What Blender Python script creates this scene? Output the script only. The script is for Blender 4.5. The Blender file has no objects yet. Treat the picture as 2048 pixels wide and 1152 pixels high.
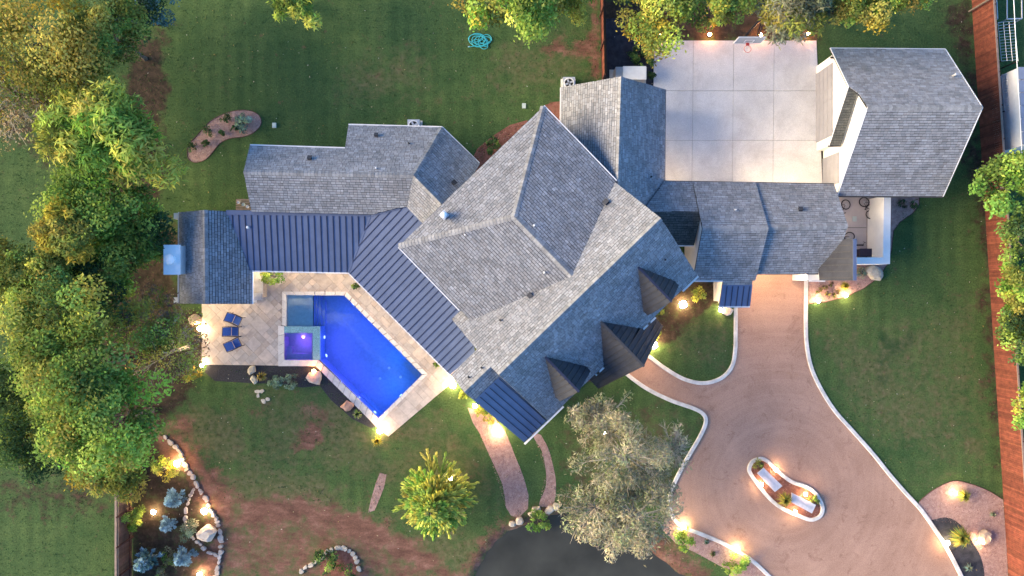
import bpy, math, random
import numpy as np
from mathutils import Vector
from mathutils.geometry import tessellate_polygon

sc = bpy.context.scene
COL = sc.collection
random.seed(7)
RNG = np.random.default_rng(11)

# ------------------------------------------------------------------ camera
CAM_H = 48.0
FPX = 1344.0                      # focal length in photograph pixels (28 px per metre at the ground)
cam = bpy.data.cameras.new('camera')
cam.sensor_width = 36.0
cam.lens = 36.0 * FPX / 2048.0
cam.clip_start = 0.5
cam.clip_end = 2000.0
camo = bpy.data.objects.new('camera', cam)
camo.location = (0, 0, CAM_H)
camo.rotation_euler = (0, 0, 0)
COL.objects.link(camo)
sc.camera = camo

# ------------------------------------------------------------------ sky, sun, exposure
SUN_EL = math.radians(13.0)
SUN_DIR = Vector((-1.0, -0.02, 0)).normalized()      # horizontal direction towards the sun
world = bpy.data.worlds.new('World')
sc.world = world
world.use_nodes = True
wn = world.node_tree
bg = wn.nodes['Background']
sky = wn.nodes.new('ShaderNodeTexSky')
sky.sky_type = 'NISHITA'
sky.sun_disc = False
sky.sun_elevation = SUN_EL
sky.sun_rotation = math.atan2(SUN_DIR.x, SUN_DIR.y)
sky.air_density = 1.0
sky.dust_density = 0.2
sky.ozone_density = 5.0
wn.links.new(sky.outputs[0], bg.inputs[0])
bg.inputs[1].default_value = 0.13

sun = bpy.data.lights.new('sun', 'SUN')
sun.energy = 4.6
sun.angle = math.radians(52.0)
sun.color = (1.0, 0.76, 0.44)
suno = bpy.data.objects.new('sun', sun)
d = Vector((SUN_DIR.x * math.cos(SUN_EL), SUN_DIR.y * math.cos(SUN_EL), math.sin(SUN_EL)))
suno.rotation_euler = d.to_track_quat('Z', 'Y').to_euler()
suno.location = d * 60
COL.objects.link(suno)

sc.view_settings.view_transform = 'Standard'
sc.view_settings.look = 'None'
sc.view_settings.exposure = 1.98
sc.view_settings.gamma = 1.0
sc.render.resolution_x = 1024
sc.render.resolution_y = 576

# ------------------------------------------------------------------ helpers
def G(px, py, h=0.0):
    """photograph pixel of a point at height h -> world point"""
    s = (CAM_H - h) / FPX
    return Vector(((px - 1024) * s, (576 - py) * s, h))

UX, UY = 0.719, 0.695
def UV(u, v, h=0.0):
    """plan coordinates of the diagonal house (u to the north-east, v to the south-east, 28 per metre)"""
    return Vector(((u * UX + v * UY) / 28.0, (u * UY - v * UX) / 28.0, h))

class Plane:
    def __init__(s, a, b, c):
        s.o = Vector(a)
        n = (Vector(b) - Vector(a)).cross(Vector(c) - Vector(a)).normalized()
        if n.z < 0: n = -n
        s.n = n
    def z(s, x, y):
        return s.o.z - (s.n.x * (x - s.o.x) + s.n.y * (y - s.o.y)) / s.n.z
    def px(s, px, py):
        d = G(px, py, 0) - Vector((0, 0, CAM_H))
        c = Vector((0, 0, CAM_H))
        t = (s.o - c).dot(s.n) / d.dot(s.n)
        return c + d * t
    def uv(s, u, v):
        p = UV(u, v); p.z = s.z(p.x, p.y); return p
    def frame(s):
        e1 = Vector((0, 0, 1)).cross(s.n)
        if e1.length < 1e-4: e1 = Vector((1, 0, 0))
        e1.normalize()
        e2 = s.n.cross(e1).normalized()     # up the slope
        return e1, e2

def new_obj(name, me, mat=None, parent=None, loc=None):
    o = bpy.data.objects.new(name, me)
    COL.objects.link(o)
    if mat is not None and me is not None:
        for m in (mat if isinstance(mat, (list, tuple)) else [mat]):
            me.materials.append(m)
    if parent is not None:
        o.parent = parent
        if loc is not None: o.location = loc
        else:
            o.location = -parent.location if parent.parent is None else Vector((0, 0, 0))   # geometry is in world coordinates
    elif loc is not None:
        o.location = loc
    return o

def tag(o, label, cat, group=None):
    o['label'] = label; o['category'] = cat
    if group: o['group'] = group
    return o

def thing(name, label, cat, loc=(0, 0, 0), group=None, rz=0.0):
    o = bpy.data.objects.new(name, None)
    o.empty_display_size = 0.3
    o.location = loc
    o.rotation_euler = (0, 0, rz)
    COL.objects.link(o)
    return tag(o, label, cat, group)

def structure(o):
    o['kind'] = 'structure'; return o
def stuff(o):
    o['kind'] = 'stuff'; return o

class MB:
    """mesh builder"""
    def __init__(s):
        s.v = []; s.f = []; s.c = []
    def add(s, vs, fs, col=None):
        b = len(s.v)
        s.v += [tuple(p) for p in vs]
        s.f += [tuple(i + b for i in f) for f in fs]
        s.c += [col or (1, 1, 1)] * len(vs)
    def prism(s, top, dz=None, bottom=None, col=None):
        """closed solid between a top polygon and the same polygon moved by the vector dz"""
        n = len(top)
        top = [Vector(p) for p in top]
        bot = [Vector(p) for p in bottom] if bottom is not None else [p + Vector(dz) for p in top]
        fs = [tuple(range(n)), tuple(range(2 * n - 1, n - 1, -1))]
        fs += [(i, n + i, n + (i + 1) % n, (i + 1) % n) for i in range(n)]
        s.add(top + bot, fs, col)
    def box(s, c, sx, sy, sz, rz=0.0, col=None, axes=None):
        c = Vector(c)
        if axes is None:
            ca, sa = math.cos(rz), math.sin(rz)
            axes = (Vector((ca, sa, 0)), Vector((-sa, ca, 0)), Vector((0, 0, 1)))
        X, Y, Z = (Vector(a) for a in axes)
        vs = [c + X * (i * sx / 2) + Y * (j * sy / 2) + Z * (k * sz / 2) for k in (-1, 1) for j in (-1, 1) for i in (-1, 1)]
        s.add(vs, [(0, 2, 3, 1), (4, 5, 7, 6), (0, 1, 5, 4), (2, 6, 7, 3), (0, 4, 6, 2), (1, 3, 7, 5)], col)
    def bar(s, a, b, w, h=None, col=None, up=(0, 0, 1)):
        a = Vector(a); b = Vector(b); h = h or w
        Z = (b - a); L = Z.length
        if L < 1e-6: return
        Z /= L
        X = Z.cross(Vector(up))
        if X.length < 1e-3: X = Z.cross(Vector((1, 0, 0)))
        X.normalize(); Y = X.cross(Z)
        s.box((a + b) / 2, w, h, L, axes=(X, Y, Z), col=col)
    def tube(s, pts, rad, n=6, closed=False, col=None, cap=True):
        pts = [Vector(p) for p in pts]
        m = len(pts)
        if not isinstance(rad, (list, tuple)): rad = [rad] * m
        base = len(s.v); vs = []
        prevX = None
        for i, p in enumerate(pts):
            a = pts[(i - 1) % m] if (closed or i > 0) else p
            b = pts[(i + 1) % m] if (closed or i < m - 1) else p
            t = (b - a)
            if t.length < 1e-7: t = Vector((0, 0, 1))
            t.normalize()
            if prevX is None:
                X = t.cross(Vector((0, 0, 1)))
                if X.length < 1e-3: X = t.cross(Vector((1, 0, 0)))
            else:
                X = prevX - t * prevX.dot(t)
                if X.length < 1e-4: X = t.cross(Vector((0, 0, 1)))
            X.normalize(); prevX = X
            Y = t.cross(X)
            for k in range(n):
                an = 2 * math.pi * k / n
                vs.append(p + X * (math.cos(an) * rad[i]) + Y * (math.sin(an) * rad[i]))
        fs = []
        for i in range(m if closed else m - 1):
            j = (i + 1) % m
            for k in range(n):
                l = (k + 1) % n
                fs.append((i * n + k, i * n + l, j * n + l, j * n + k))
        if cap and not closed:
            fs.append(tuple(range(n - 1, -1, -1)))
            fs.append(tuple((m - 1) * n + k for k in range(n)))
        s.add(vs, fs, col)
    def lathe(s, prof, c=(0, 0, 0), n=16, col=None):
        c = Vector(c); vs = []; fs = []
        for r, z in prof:
            for k in range(n):
                a = 2 * math.pi * k / n
                vs.append(c + Vector((r * math.cos(a), r * math.sin(a), z)))
        m = len(prof)
        for i in range(m - 1):
            for k in range(n):
                l = (k + 1) % n
                fs.append((i * n + k, i * n + l, (i + 1) * n + l, (i + 1) * n + k))
        fs.append(tuple(range(n - 1, -1, -1)))
        fs.append(tuple((m - 1) * n + k for k in range(n)))
        s.add(vs, fs, col)
    def sheet(s, poly, col=None):
        """flat polygon (may be concave)"""
        poly = [Vector(p) for p in poly]
        tris = tessellate_polygon([poly])
        fs = []
        for t in tris:
            a, b, c = (poly[i] for i in t)
            if (b - a).cross(c - a).z < 0: t = (t[0], t[2], t[1])
            fs.append(tuple(t))
        s.add(poly, fs, col)
    def slab(s, poly, dz, col=None):
        """solid flat slab under a concave polygon"""
        poly = [Vector(p) for p in poly]
        n = len(poly)
        tris = tessellate_polygon([poly])
        fs = []
        for t in tris:
            a, b, c = (poly[i] for i in t)
            if (b - a).cross(c - a).z < 0: t = (t[0], t[2], t[1])
            fs.append(tuple(t)); fs.append(tuple(n + i for i in reversed(t)))
        area = sum(poly[i].x * poly[(i + 1) % n].y - poly[(i + 1) % n].x * poly[i].y for i in range(n))
        for i in range(n):
            j = (i + 1) % n
            fs.append((i, n + i, n + j, j) if area > 0 else (j, n + j, n + i, i))
        s.add(poly + [p + Vector((0, 0, -dz)) for p in poly], fs, col)
    def mesh(s, name, smooth=False, tint=False):
        me = bpy.data.meshes.new(name)
        me.from_pydata(s.v, [], s.f)
        if tint:
            at = me.color_attributes.new('tint', 'FLOAT_COLOR', 'POINT')
            at.data.foreach_set('color', np.array([(c[0], c[1], c[2], 1.0) for c in s.c], dtype=np.float32).ravel())
        if smooth:
            me.polygons.foreach_set('use_smooth', [True] * len(me.polygons))
        me.update()
        return me
    def build(s, name, mat, parent=None, smooth=False, tint=False, loc=None):
        return new_obj(name, s.mesh(name, smooth, tint), mat, parent, loc)

def cr(pts, closed=False, n=6):
    """Catmull-Rom curve through 2-D points"""
    m = len(pts); out = []
    rng = range(m if closed else m - 1)
    for i in rng:
        if closed:
            p = [pts[(i + k) % m] for k in (-1, 0, 1, 2)]
        else:
            p = [pts[max(i - 1, 0)], pts[i], pts[i + 1], pts[min(i + 2, m - 1)]]
        for k in range(n):
            t = k / n
            out.append(tuple(0.5 * (2 * p[1][q] + (p[2][q] - p[0][q]) * t + (2 * p[0][q] - 5 * p[1][q] + 4 * p[2][q] - p[3][q]) * t * t
                                    + (-p[0][q] + 3 * p[1][q] - 3 * p[2][q] + p[3][q]) * t ** 3) for q in (0, 1)))
    if not closed: out.append(tuple(pts[-1]))
    return out

def clip_half(poly, nx, ny, d):
    """keep the part of a 2-D polygon where nx*x + ny*y <= d"""
    out = []
    n = len(poly)
    for i in range(n):
        a = poly[i]; b = poly[(i + 1) % n]
        da = nx * a[0] + ny * a[1] - d; db = nx * b[0] + ny * b[1] - d
        if da <= 0: out.append(a)
        if (da < 0 and db > 0) or (da > 0 and db < 0):
            t = da / (da - db)
            out.append((a[0] + (b[0] - a[0]) * t, a[1] + (b[1] - a[1]) * t))
    return out
def clip_rect(poly, x0, x1, y0, y1):
    for h in ((-1, 0, -x0), (1, 0, x1), (0, -1, -y0), (0, 1, y1)):
        poly = clip_half(poly, *h)
        if len(poly) < 3: return []
    # drop doubled points
    out = []
    for p in poly:
        if not out or abs(p[0] - out[-1][0]) + abs(p[1] - out[-1][1]) > 1e-4: out.append(p)
    if len(out) > 1 and abs(out[0][0] - out[-1][0]) + abs(out[0][1] - out[-1][1]) < 1e-4: out.pop()
    return out if len(out) >= 3 else []
def area2(p):
    return 0.5 * sum(p[i][0] * p[(i + 1) % len(p)][1] - p[(i + 1) % len(p)][0] * p[i][1] for i in range(len(p)))
def inside(x, y, poly):
    c = False; n = len(poly); j = n - 1
    for i in range(n):
        xi, yi = poly[i][0], poly[i][1]; xj, yj = poly[j][0], poly[j][1]
        if (yi > y) != (yj > y) and x < (xj - xi) * (y - yi) / (yj - yi) + xi: c = not c
        j = i
    return c
def sdist(X, Y, poly):
    """signed distance (negative inside), numpy"""
    d = np.full(X.shape, 1e9); ins = np.zeros(X.shape, bool); n = len(poly)
    for i in range(n):
        ax, ay = poly[i][0], poly[i][1]; bx, by = poly[(i + 1) % n][0], poly[(i + 1) % n][1]
        ex, ey = bx - ax, by - ay; L = ex * ex + ey * ey + 1e-12
        t = np.clip(((X - ax) * ex + (Y - ay) * ey) / L, 0, 1)
        d = np.minimum(d, np.hypot(X - ax - t * ex, Y - ay - t * ey))
        cond = (ay > Y) != (by > Y)
        with np.errstate(divide='ignore', invalid='ignore'):
            xi = (bx - ax) * (Y - ay) / (by - ay if by != ay else 1e-12) + ax
        ins ^= cond & (X < xi)
    return np.where(ins, -d, d)
def GP(pts, h=0.0):
    return [G(p[0], p[1], h) for p in pts]

# ------------------------------------------------------------------ materials
def mat(name, col, rough=0.8, var=0.0, scale=4.0, bump=0.0, bscale=40.0, metal=0.0, tint=False, col2=None, spec=0.3, detail=6.0, alpha=None):
    m = bpy.data.materials.new(name)
    m.use_nodes = True
    nt = m.node_tree; b = nt.nodes['Principled BSDF']
    b.inputs['Roughness'].default_value = rough
    b.inputs['Metallic'].default_value = metal
    b.inputs['Specular IOR Level'].default_value = spec
    geo = nt.nodes.new('ShaderNodeNewGeometry')
    out = None
    if var > 0 or col2:
        nz = nt.nodes.new('ShaderNodeTexNoise'); nz.inputs['Scale'].default_value = scale; nz.inputs['Detail'].default_value = detail
        nz.inputs['Roughness'].default_value = 0.65
        nt.links.new(geo.outputs['Position'], nz.inputs['Vector'])
        rp = nt.nodes.new('ShaderNodeValToRGB')
        rp.color_ramp.elements[0].position = 0.33; rp.color_ramp.elements[1].position = 0.67
        c1 = col; c2 = col2 or col
        rp.color_ramp.elements[0].color = tuple(max(0, c * (1 - var)) for c in c1) + (1,)
        rp.color_ramp.elements[1].color = tuple(min(1, c * (1 + var)) for c in c2) + (1,)
        nt.links.new(nz.outputs[0], rp.inputs[0]); out = rp.outputs[0]
    if tint:
        at = nt.nodes.new('ShaderNodeAttribute'); at.attribute_name = 'tint'
        mx = nt.nodes.new('ShaderNodeMix'); mx.data_type = 'RGBA'; mx.blend_type = 'MULTIPLY'; mx.inputs[0].default_value = 1.0
        nt.links.new(at.outputs['Color'], mx.inputs[7])
        if out: nt.links.new(out, mx.inputs[6])
        else: mx.inputs[6].default_value = tuple(col) + (1,)
        out = mx.outputs[2]
    if out: nt.links.new(out, b.inputs['Base Color'])
    else: b.inputs['Base Color'].default_value = tuple(col) + (1,)
    if bump > 0:
        n2 = nt.nodes.new('ShaderNodeTexNoise'); n2.inputs['Scale'].default_value = bscale; n2.inputs['Detail'].default_value = 5
        nt.links.new(geo.outputs['Position'], n2.inputs['Vector'])
        bp = nt.nodes.new('ShaderNodeBump'); bp.inputs['Strength'].default_value = bump; bp.inputs['Distance'].default_value = 0.05
        nt.links.new(n2.outputs[0], bp.inputs['Height']); nt.links.new(bp.outputs[0], b.inputs['Normal'])
    return m

def leaf_mat(name, trans=0.3):
    m = bpy.data.materials.new(name); m.use_nodes = True
    nt = m.node_tree; nt.nodes.clear()
    o = nt.nodes.new('ShaderNodeOutputMaterial')
    at = nt.nodes.new('ShaderNodeAttribute'); at.attribute_name = 'tint'
    df = nt.nodes.new('ShaderNodeBsdfDiffuse'); tr = nt.nodes.new('ShaderNodeBsdfTranslucent')
    mx = nt.nodes.new('ShaderNodeMixShader'); mx.inputs[0].default_value = trans
    nt.links.new(at.outputs['Color'], df.inputs[0]); nt.links.new(at.outputs['Color'], tr.inputs[0])
    nt.links.new(df.outputs[0], mx.inputs[1]); nt.links.new(tr.outputs[0], mx.inputs[2])
    nt.links.new(mx.outputs[0], o.inputs[0])
    return m
def glow_mat(name, col, strength):
    m = bpy.data.materials.new(name); m.use_nodes = True
    b = m.node_tree.nodes['Principled BSDF']
    b.inputs['Base Color'].default_value = (1, 1, 1, 1)
    b.inputs['Emission Color'].default_value = tuple(col) + (1,)
    b.inputs['Emission Strength'].default_value = strength
    return m

M = {}
M['shingle'] = mat('slate_grey_shingle', (0.212, 0.220, 0.240), 0.9, 0.16, 1.0, 0.25, 60, tint=True)
M['shingle_dark'] = mat('charcoal_shingle', (0.075, 0.08, 0.078), 0.9, 0.3, 9.0, 0.25, 60, tint=True)
M['deck'] = mat('roof_underlay_gap_shade', (0.022, 0.024, 0.03), 0.95)  # near black, so shade between shingle courses is put into its colour
M['ridge'] = mat('ridge_shingle', (0.225, 0.231, 0.248), 0.9, 0.2, 7.0, 0.2, 50, tint=True)
M['metal'] = mat('slate_blue_metal_roofing', (0.105, 0.138, 0.232), 0.48, 0.1, 1.2, 0.03, 20, metal=0.25, spec=0.4)
M['seam'] = mat('metal_roof_seam', (0.03, 0.037, 0.07), 0.5, 0.1, 2.0, metal=0.25)
M['metal_dark'] = mat('charcoal_metal_roofing', (0.050, 0.053, 0.064), 0.7, 0.2, 1.5, spec=0.12)
M['white'] = mat('white_painted_wall', (0.72, 0.71, 0.68), 0.8, 0.05, 2.0, 0.1, 60)
M['trim'] = mat('white_trim', (0.72, 0.72, 0.72), 0.6, 0.06, 3.0)
M['fascia'] = mat('dark_fascia', (0.05, 0.05, 0.055), 0.6)
M['door'] = mat('garage_door_panel', (0.25, 0.25, 0.275), 0.6, 0.08, 1.5)
M['glass'] = mat('window_glass', (0.03, 0.04, 0.05), 0.1, spec=0.6)
M['concrete'] = mat('court_concrete', (0.60, 0.585, 0.57), 0.85, 0.13, 0.55, 0.1, 50, tint=True, detail=8)
M['yard'] = mat('yard_concrete', (0.46, 0.40, 0.37), 0.85, 0.1, 0.8, 0.1, 50, tint=True)
M['kerb'] = mat('kerb_concrete', (0.58, 0.56, 0.53), 0.85, 0.22, 1.6, 0.1, 60)
M['paver'] = mat('travertine_paver', (0.46, 0.40, 0.35), 0.7, 0.16, 2.5, 0.1, 30, tint=True)
M['coping'] = mat('pool_coping_stone', (0.62, 0.59, 0.55), 0.75, 0.1, 5.0, 0.15, 50, tint=True)
M['stone'] = mat('pale_limestone', (0.45, 0.40, 0.35), 0.9, 0.22, 4.0, 0.5, 12, tint=True)
M['mulch_dark'] = mat('black_mulch', (0.035, 0.036, 0.042), 0.95, 0.5, 12.0, 0.6, 30)
M['mulch_brown'] = mat('brown_mulch', (0.10, 0.062, 0.048), 0.95, 0.5, 10.0, 0.6, 30)
M['bark'] = mat('tree_bark', (0.16, 0.13, 0.105), 0.95, 0.3, 6.0, 0.5, 30)
M['bark_pale'] = mat('pale_twig_bark', (0.44, 0.39, 0.31), 0.95, 0.2, 6.0)
M['leaf'] = leaf_mat('foliage', 0.36)
M['needle'] = leaf_mat('needles', 0.1)
M['fence_red'] = mat('cedar_red_fence_board', (0.14, 0.040, 0.024), 0.8, 0.3, 3.0, 0.2, 20, tint=True)
M['fence_brown'] = mat('brown_fence_board', (0.085, 0.05, 0.04), 0.85, 0.3, 3.0, 0.2, 20, tint=True)
M['fence_cap'] = mat('weathered_fence_cap', (0.26, 0.19, 0.15), 0.85, 0.2, 4.0)
M['fence_post'] = mat('dark_fence_post', (0.06, 0.025, 0.02), 0.85, 0.2, 4.0)
M['black'] = mat('black_metal', (0.02, 0.02, 0.022), 0.5)
M['steel'] = mat('galvanised_steel', (0.55, 0.56, 0.58), 0.45, 0.08, 4.0, metal=0.5)
M['chimney_cap'] = mat('chimney_cap_metal', (0.86, 0.88, 0.90), 0.5, 0.05, 2.0)
M['lens'] = glow_mat('lamp_lens', (1.0, 0.78, 0.45), 60.0)
M['lens_orange'] = glow_mat('amber_lamp_lens', (1.0, 0.45, 0.15), 40.0)
M['soffit_lens'] = glow_mat('soffit_lamp_lens', (1.0, 0.75, 0.45), 20.0)
M['pool_lens'] = glow_mat('pool_lamp_lens', (0.15, 0.2, 1.0), 1.5)
M['spa_lens'] = glow_mat('spa_lamp_lens', (0.9, 0.35, 1.0), 12.0)
M['plaster'] = mat('pool_plaster', (0.36, 0.42, 0.50), 0.7, 0.10, 5.0)
M['ledge'] = mat('grey_ledge_plaster', (0.72, 0.70, 0.66), 0.7, 0.1, 4.0)
M['tile'] = mat('glass_mosaic_tile', (0.10, 0.24, 0.30), 0.3, 0.5, 22.0, col2=(0.22, 0.40, 0.45))
M['blue_fabric'] = mat('blue_sling_fabric', (0.025, 0.085, 0.33), 0.7, 0.1, 10.0)
M['dark_frame'] = mat('dark_bronze_frame', (0.03, 0.03, 0.05), 0.5)
M['hose'] = mat('turquoise_hose', (0.05, 0.42, 0.46), 0.5)
M['bench'] = mat('pale_grey_bench_stone', (0.52, 0.53, 0.56), 0.7, 0.12, 5.0, 0.1, 30)
M['orange'] = mat('red_orange_rim_paint', (0.55, 0.06, 0.05), 0.5)
M['net'] = mat('white_net_cord', (0.75, 0.74, 0.72), 0.8)
M['board'] = mat('grey_acrylic_backboard', (0.32, 0.34, 0.36), 0.25, spec=0.5)
M['bin'] = mat('dark_navy_plastic', (0.03, 0.026, 0.05), 0.5)
M['rust'] = mat('brown_bicycle_paint', (0.05, 0.022, 0.02), 0.5)
M['tyre'] = mat('bicycle_tyre', (0.025, 0.02, 0.02), 0.85)
M['shed_roof'] = mat('blue_grey_shed_roof', (0.22, 0.25, 0.32), 0.6, 0.08, 2.0)
M['lid'] = mat('pale_plastic_lid', (0.45, 0.52, 0.48), 0.6)
# ================================================================== SITE
# ---- outlines in photograph pixels at ground level
POOL_IN = [(573, 590), (689, 591), (845, 749), (757, 836), (637, 720), (569, 720), (569, 652), (573, 652)]
POOL_OUT = [(565, 583), (693, 583), (856, 748), (752, 852), (632, 732), (557, 732), (557, 651), (565, 651)]
PATIO = [(404, 540), (520, 520), (690, 520), (925, 748), (777, 873), (752, 852), (632, 732), (404, 729)]
POND = cr([(930, 1200), (949, 1145), (979, 1095), (1012, 1061), (1047, 1052), (1075, 1040), (1104, 1030), (1134, 1030), (1190, 1045), (1240, 1070), (1291, 1096), (1324, 1116), (1350, 1136), (1380, 1160), (1400, 1200)], False, 4)
DRIVE_L = cr([(1471, 600), (1471, 650), (1470, 700), (1463, 733), (1442, 756), (1408, 766), (1370, 759), (1332, 738), (1297, 712)], False, 6)
WALK_L = cr([(1248, 744), (1290, 775), (1340, 800), (1388, 817), (1407, 829), (1411, 845), (1400, 872), (1372, 920), (1350, 962), (1340, 992), (1339, 1012), (1346, 1034), (1364, 1053), (1400, 1067), (1450, 1088), (1500, 1118), (1540, 1154), (1580, 1195)], False, 6)
DRIVE_R = cr([(1612, 540), (1611, 640), (1613, 690), (1622, 735), (1641, 777), (1668, 820), (1705, 862), (1745, 907), (1777, 947), (1810, 985), (1841, 1019), (1870, 1060), (1896, 1102), (1923, 1154), (1940, 1195)], False, 6)
DRIVE = [(1455, 530), (1612, 530)] + DRIVE_R + list(reversed(WALK_L)) + [(1240, 730), (1275, 690)] + list(reversed(DRIVE_L))
ISLAND = cr([(1520, 913), (1535, 918), (1551, 933), (1569, 949), (1587, 961), (1610, 968), (1628, 979), (1641, 996), (1648, 1015), (1644, 1031), (1632, 1040), (1617, 1042), (1592, 1033), (1563, 1020), (1539, 1002), (1517, 977), (1498, 950), (1494, 936), (1502, 920)], True, 4)
BEAN = cr([(375, 305), (377, 290), (395, 270), (420, 243), (455, 225), (490, 220), (515, 228), (523, 245), (512, 262), (490, 273), (460, 277), (440, 287), (425, 305), (410, 320), (390, 325), (377, 318)], True, 4)

# ---- ground sheet
def axis(lo, hi, step, far):
    a = np.arange(lo, hi + 1e-6, step)
    g = np.array([2, 5, 10, 20, 45, 90, 180, 400.0])
    return np.concatenate([lo - g[::-1], a, hi + g])
gx = axis(-41, 41, 0.25, 400); gy = axis(-24, 24, 0.25, 400)
X, Y = np.meshgrid(gx, gy)
def wpoly(pts): return [(G(p[0], p[1]).x, G(p[0], p[1]).y) for p in pts]
PX = 1024 + X * 28; PY = 576 - Y * 28        # plan pixels
wob = 0.5 * np.sin(PX * 0.031 + 1.3) * np.sin(PY * 0.043) + 0.3 * np.sin(PX * 0.09 + PY * 0.07) + 0.25 * np.sin(PX * 0.17 - PY * 0.13 + 2)
def soft(poly, w, amp=0.0):
    """1 inside, fading over w metres, with a wandering edge"""
    s = sdist(X, Y, wpoly(poly)) + amp * wob
    return np.clip(0.5 - s / w, 0, 1)
pond_d = sdist(X, Y, wpoly(POND)) + 0.22 * wob
Z = np.zeros_like(X)
Z = np.where(pond_d < 0.5, -0.55 * np.clip((0.5 - pond_d) / 1.3, 0, 1) ** 1.2, Z)
zone = np.zeros(X.shape + (4,), np.float32); zone[..., 3] = 1
# red: bare red soil, green: thin dry turf, blue: dark leaf litter
red = np.maximum.reduce([
    0.95 * soft([(470, 990), (560, 990), (640, 1008), (700, 1022), (770, 1050), (830, 1082), (900, 1130), (860, 1150), (780, 1110), (680, 1070), (580, 1050), (480, 1050)], 1.4, 0.5),
    0.60 * soft([(440, 1015), (500, 985), (560, 990), (640, 1008), (700, 1022), (770, 1050), (830, 1082), (880, 1110), (950, 1150), (950, 1230), (440, 1230)], 1.6, 0.5),
    0.85 * soft([(300, 870), (330, 850), (380, 870), (430, 930), (470, 985), (480, 1040), (440, 1200), (380, 1200), (420, 1040), (380, 960)], 1.8, 0.5),
    0.75 * soft([(330, 840), (370, 825), (385, 850), (380, 875), (340, 862)], 0.8, 0.4),
    0.9 * soft([(585, 890), (610, 850), (640, 855), (650, 880), (620, 905), (590, 905)], 0.9, 0.4),
    0.55 * soft([(598, 815), (625, 800), (650, 830), (668, 855), (650, 850), (620, 840)], 0.8, 0.3),
    0.6 * soft([(495, 815), (515, 805), (535, 815), (525, 832), (500, 830)], 0.7, 0.3),
    0.6 * soft([(930, 950), (955, 940), (960, 965), (935, 970)], 0.7, 0.3),
    0.8 * soft([(1085, 100), (1110, 80), (1150, 80), (1190, 75), (1198, 120), (1160, 112), (1120, 118), (1095, 115)], 0.9, 0.4),
    0.9 * soft([(1180, 0), (1197, 0), (1197, 160), (1186, 160)], 0.5, 0.2),
    0.8 * np.clip(1 - np.abs(pond_d - 0.2) / 1.3, 0, 1) * (PX < 1120),
    np.clip(1 - np.abs(pond_d - 0.4) / 1.6, 0, 1) * (PX > 1200),
    np.clip(-pond_d * 3, 0, 1),
])
dry = np.maximum.reduce([
    0.6 * soft([(1000, 90), (1060, 70), (1195, 60), (1195, 160), (1120, 175), (1020, 200), (960, 180)], 3.0, 0.8),
    0.95 * soft([(420, 960), (520, 930), (640, 960), (700, 1000), (850, 1060), (1000, 1090), (950, 1160), (440, 1160)], 2.6, 0.8),
    0.85 * soft([(560, 820), (680, 790), (740, 860), (900, 830), (900, 880), (760, 900), (640, 900)], 2.0, 0.8),
    0.9 * soft([(330, 810), (480, 830), (500, 930), (400, 930)], 2.0, 0.8),
    0.65 * soft([(1640, 660), (1720, 650), (1860, 760), (1900, 800), (1850, 900), (1720, 860)], 3.0, 0.8),
    0.8 * soft([(1905, 850), (1935, 860), (1970, 905), (1960, 925), (1925, 880)], 0.7, 0.5),
    0.6 * soft([(1800, 625), (1850, 620), (1850, 660), (1800, 655)], 0.9, 0.5),
    0.6 * soft([(690, 110), (850, 100), (860, 200), (690, 200)], 3.0, 0.8),
    0.62 * soft([(480, 780), (640, 780), (760, 900), (900, 830), (960, 900), (1000, 1000), (900, 1010), (700, 960), (520, 930)], 3.0, 0.9),
    0.55 * soft([(1120, 860), (1330, 800), (1400, 850), (1330, 980), (1150, 1000)], 2.0, 0.6),
    0.5 * soft([(1630, 700), (1960, 560), (1985, 900), (1850, 960)], 4.0, 0.9),
    0.45 * soft([(1320, 630), (1460, 620), (1460, 740), (1330, 720)], 1.5, 0.5),
])
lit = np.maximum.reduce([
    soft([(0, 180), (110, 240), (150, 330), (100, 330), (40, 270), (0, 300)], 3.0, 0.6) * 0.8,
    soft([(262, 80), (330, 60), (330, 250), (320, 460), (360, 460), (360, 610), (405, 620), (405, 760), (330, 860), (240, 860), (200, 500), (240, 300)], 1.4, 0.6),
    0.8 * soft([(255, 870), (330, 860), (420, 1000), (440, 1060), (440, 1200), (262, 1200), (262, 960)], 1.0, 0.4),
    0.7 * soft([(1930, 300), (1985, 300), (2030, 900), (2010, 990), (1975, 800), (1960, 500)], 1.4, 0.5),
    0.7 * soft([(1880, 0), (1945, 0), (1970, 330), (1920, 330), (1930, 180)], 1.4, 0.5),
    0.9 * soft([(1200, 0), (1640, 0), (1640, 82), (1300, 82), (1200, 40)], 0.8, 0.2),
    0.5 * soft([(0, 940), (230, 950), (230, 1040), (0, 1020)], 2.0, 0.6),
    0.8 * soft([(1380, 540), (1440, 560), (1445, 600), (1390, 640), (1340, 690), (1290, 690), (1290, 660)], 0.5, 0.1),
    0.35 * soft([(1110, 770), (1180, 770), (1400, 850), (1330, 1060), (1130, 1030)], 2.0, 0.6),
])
zone[..., 0] = np.clip(red, 0, 1); zone[..., 1] = np.clip(dry, 0, 1); zone[..., 2] = np.clip(lit, 0, 1)
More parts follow.
